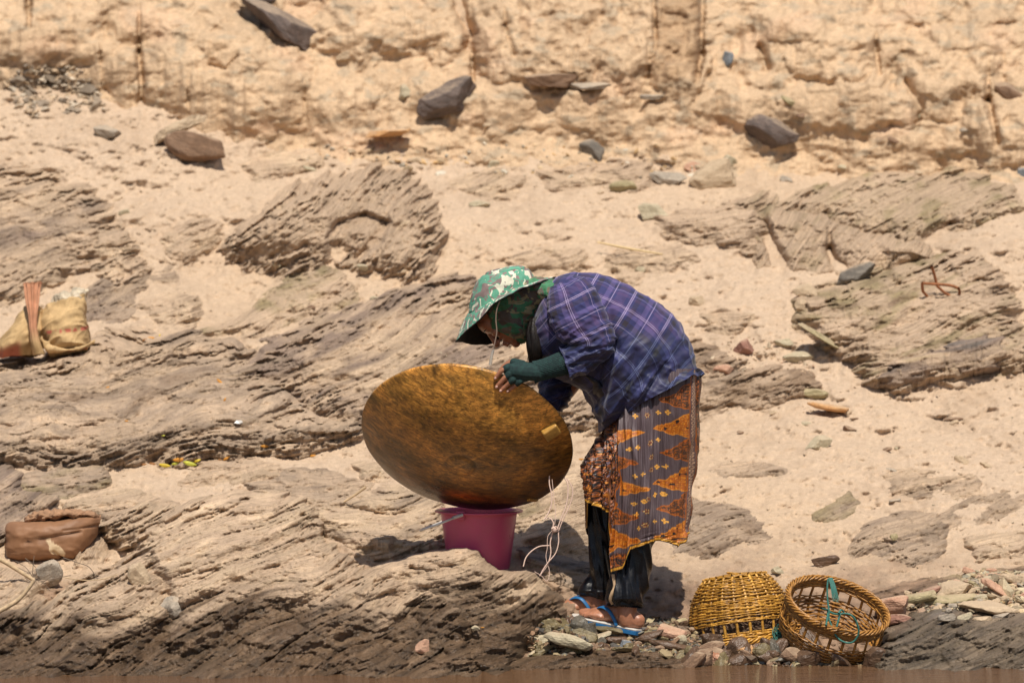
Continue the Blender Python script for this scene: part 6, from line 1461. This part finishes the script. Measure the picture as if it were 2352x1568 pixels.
# rusty hook
M_RUST = simple_mat("rusty_iron", (.30, .115, .045), .85, .4, 60, .5)
hk = empty("iron_hook", P(2160, 660, Ysurf(2160, 662) - .1), "rusty three-pronged iron hook stuck in the slab outcrop on the right", "hook")
yh = Ysurf(2155, 668) - .10
for pts in ([(2140, 612), (2146, 630), (2152, 656)], [(2118, 650), (2140, 652), (2180, 655), (2202, 662)], [(2118, 650), (2120, 668), (2130, 680)], [(2202, 662), (2204, 672), (2198, 690)], [(2152, 656), (2170, 672), (2192, 684)]):
    tube("prong", [PP(q[0], q[1], yh + .02 * i).tolist() for i, q in enumerate(pts)], .0062, M_RUST, hk, 7, 16)
# leaves
def leaf_mat(nm, c): return simple_mat(nm, c, .55, .3, 60, .2)
LM = [leaf_mat("yellow_leaf", (.62, .46, .035)), leaf_mat("orange_leaf", (.60, .26, .03)), leaf_mat("brown_leaf", (.34, .15, .045)), leaf_mat("lime_leaf", (.50, .50, .06))]
def leaf(x, y, L, rot, mi, lab):
    u = np.linspace(-1, 1, 13); v = np.linspace(-1, 1, 5); U, V = np.meshgrid(u, v, indexing='ij')
    w_ = .30 * (1 - U ** 2) ** .7; l_ = L / MPX * .5
    X = U * l_; Z = V * w_ * l_; Y = -.35 * l_ * (1 - U ** 2) + .25 * np.abs(V) * l_ * .4 - .1 * l_ * U
    r_ = R_(rot); Xr = X * math.cos(r_) - Z * math.sin(r_); Zr = X * math.sin(r_) + Z * math.cos(r_)
    c0 = P(x, y, Ysurf(x, y) - .014); V3 = np.stack([Xr, Y, Zr], -1).reshape(-1, 3) + np.array(c0)
    F = grid_faces(13, 5); V4 = V3 + [0, .0012, 0]
    o = mesh_np("dry_leaf", np.concatenate([V3, V4]), np.concatenate([F, F[:, ::-1] + len(V3)]), LM[mi]); tag(o, lab, "leaf", "dry leaves on the rocks")
LV = [(330, 1066, 16, 10, 2, "brown curled leaf at the left end of the leaf row"), (350, 1064, 18, -10, 2, "dull brown leaf second in the row under the big outcrop"), (378, 1068, 30, -8, 0, "big yellow leaf low in the row under the big outcrop"), (404, 1064, 24, 12, 3, "lime-yellow leaf in the row"),
      (412, 1055, 34, 4, 1, "long orange-brown leaf on top of the row"), (436, 1064, 36, -14, 3, "long lime leaf at the right of the row"), (452, 1058, 22, 20, 0, "small yellow leaf at the right of the row"), (520, 1052, 20, 30, 1, "orange leaf alone right of the row"),
      (505, 1055, 10, 0, 2, "tiny brown leaf beside the lone orange leaf"), (346, 776, 22, 0, 1, "orange leaf on the outcrop crest right of the sack"), (332, 780, 16, 30, 2, "brownish leaf left of the orange one on the crest"), (366, 772, 14, 70, 0, "small yellow leaf at the right of the crest"),
      (516, 918, 14, 60, 1, "orange leaf on the middle of the big outcrop"), (505, 876, 22, -40, 1, "dry leaf with stalk on the big outcrop"), (247, 889, 12, 20, 1, "small orange leaf on the outcrop below the sack"), (290, 966, 11, 0, 1, "small orange fleck leaf low on the big outcrop"),
      (608, 1024, 22, 0, 1, "orange leaf on the outcrop's foot left of the pan"), (718, 1046, 18, 10, 1, "orange leaf under the outcrop closest to the pan"), (1335, 1054, 14, 0, 1, "orange leaf on the sand just left of the skirt"), (1361, 1044, 10, 30, 0, "tiny yellow leaf on the sand beside the skirt"),
      (375, 1000, 10, 10, 3, "tiny green-yellow leaf low on the big outcrop"), (1108, 1440, 9, 0, 1, "small leaf on the dark ledge left of the feet")]
for q in LV: leaf(*q)
# white shell fragments, blue plastic scrap, wet lump, white label
def scrap(name, x, y, poly, mat, label, cat, th=.002, lift=.02, curl=.006):
    c0 = P(x, y, Ysurf(x, y) - lift); bm = bmesh.new(); vs_ = [bm.verts.new((px / MPX + c0.x, c0.y + curl * math.sin(px * .4 + py), -py / MPX + c0.z)) for px, py in poly]; f = bm.faces.new(vs_)
    r_ = bmesh.ops.extrude_face_region(bm, geom=[f]); bmesh.ops.translate(bm, verts=[v for v in r_['geom'] if isinstance(v, bmesh.types.BMVert)], vec=(0, th, 0))
    me = bpy.data.meshes.new(name); bm.normal_update(); bm.to_mesh(me); bm.free(); me.materials.append(mat); o = bpy.data.objects.new(name, me); COL.objects.link(o); tag(o, label, cat); return o
M_BLUE = simple_mat("blue_plastic_film", (.03, .36, .62), .3, .3, 60, .3); M_WHITE = simple_mat("white_shell", (.80, .78, .74), .5, .1, 60, .2)
scrap("plastic_scrap", 2174, 1388, [(-20, 6), (-14, -2), (-8, -6), (0, -3), (10, -6), (18, -2), (12, 3), (0, 2), (-10, 5)], M_BLUE, "bright blue plastic scrap on the slabs of the gravel heap", "scrap")
scrap("shell_chip", 547, 969, [(-10, 2), (-4, -4), (8, -5), (12, 0), (4, 4)], M_WHITE, "white chip on the big outcrop left of the pan", "chip")
scrap("paper_scrap", 2080, 1414, [(-20, -14), (-8, -16), (18, 8), (24, 18), (14, 20), (-4, 4)], M_WHITE, "white paper scrap seen through the open basket's slots", "scrap", lift=.04)
bpy.data.objects["paper_scrap"].location = Vector((-128 / MPX, .0, -.02))
m, n, b = mat_new("wet_pink_clay"); b.inputs['Base Color'].default_value = (.36, .17, .10, 1); b.inputs['Roughness'].default_value = .25; co = N(n, 'ShaderNodeTexCoord').outputs['Object']; bump(n, b, noise(n, co, 60, 5), .8, .01)
V, F = ICO[4]; nz = fbm(V[:, 0] * 2.2 + V[:, 2], V[:, 1] * 2.2 - V[:, 2] * 1.4, 4, 17)
o = mesh_np("wet_clay_lump", V * (1 + .38 * nz[:, None]) * [.042, .03, .026], F, m); o.location = P(1640, 1513, Ysurf(1640, 1515) - .02); tag(o, "glistening pinkish lump of wet clay at the waterline below the baskets", "clay")
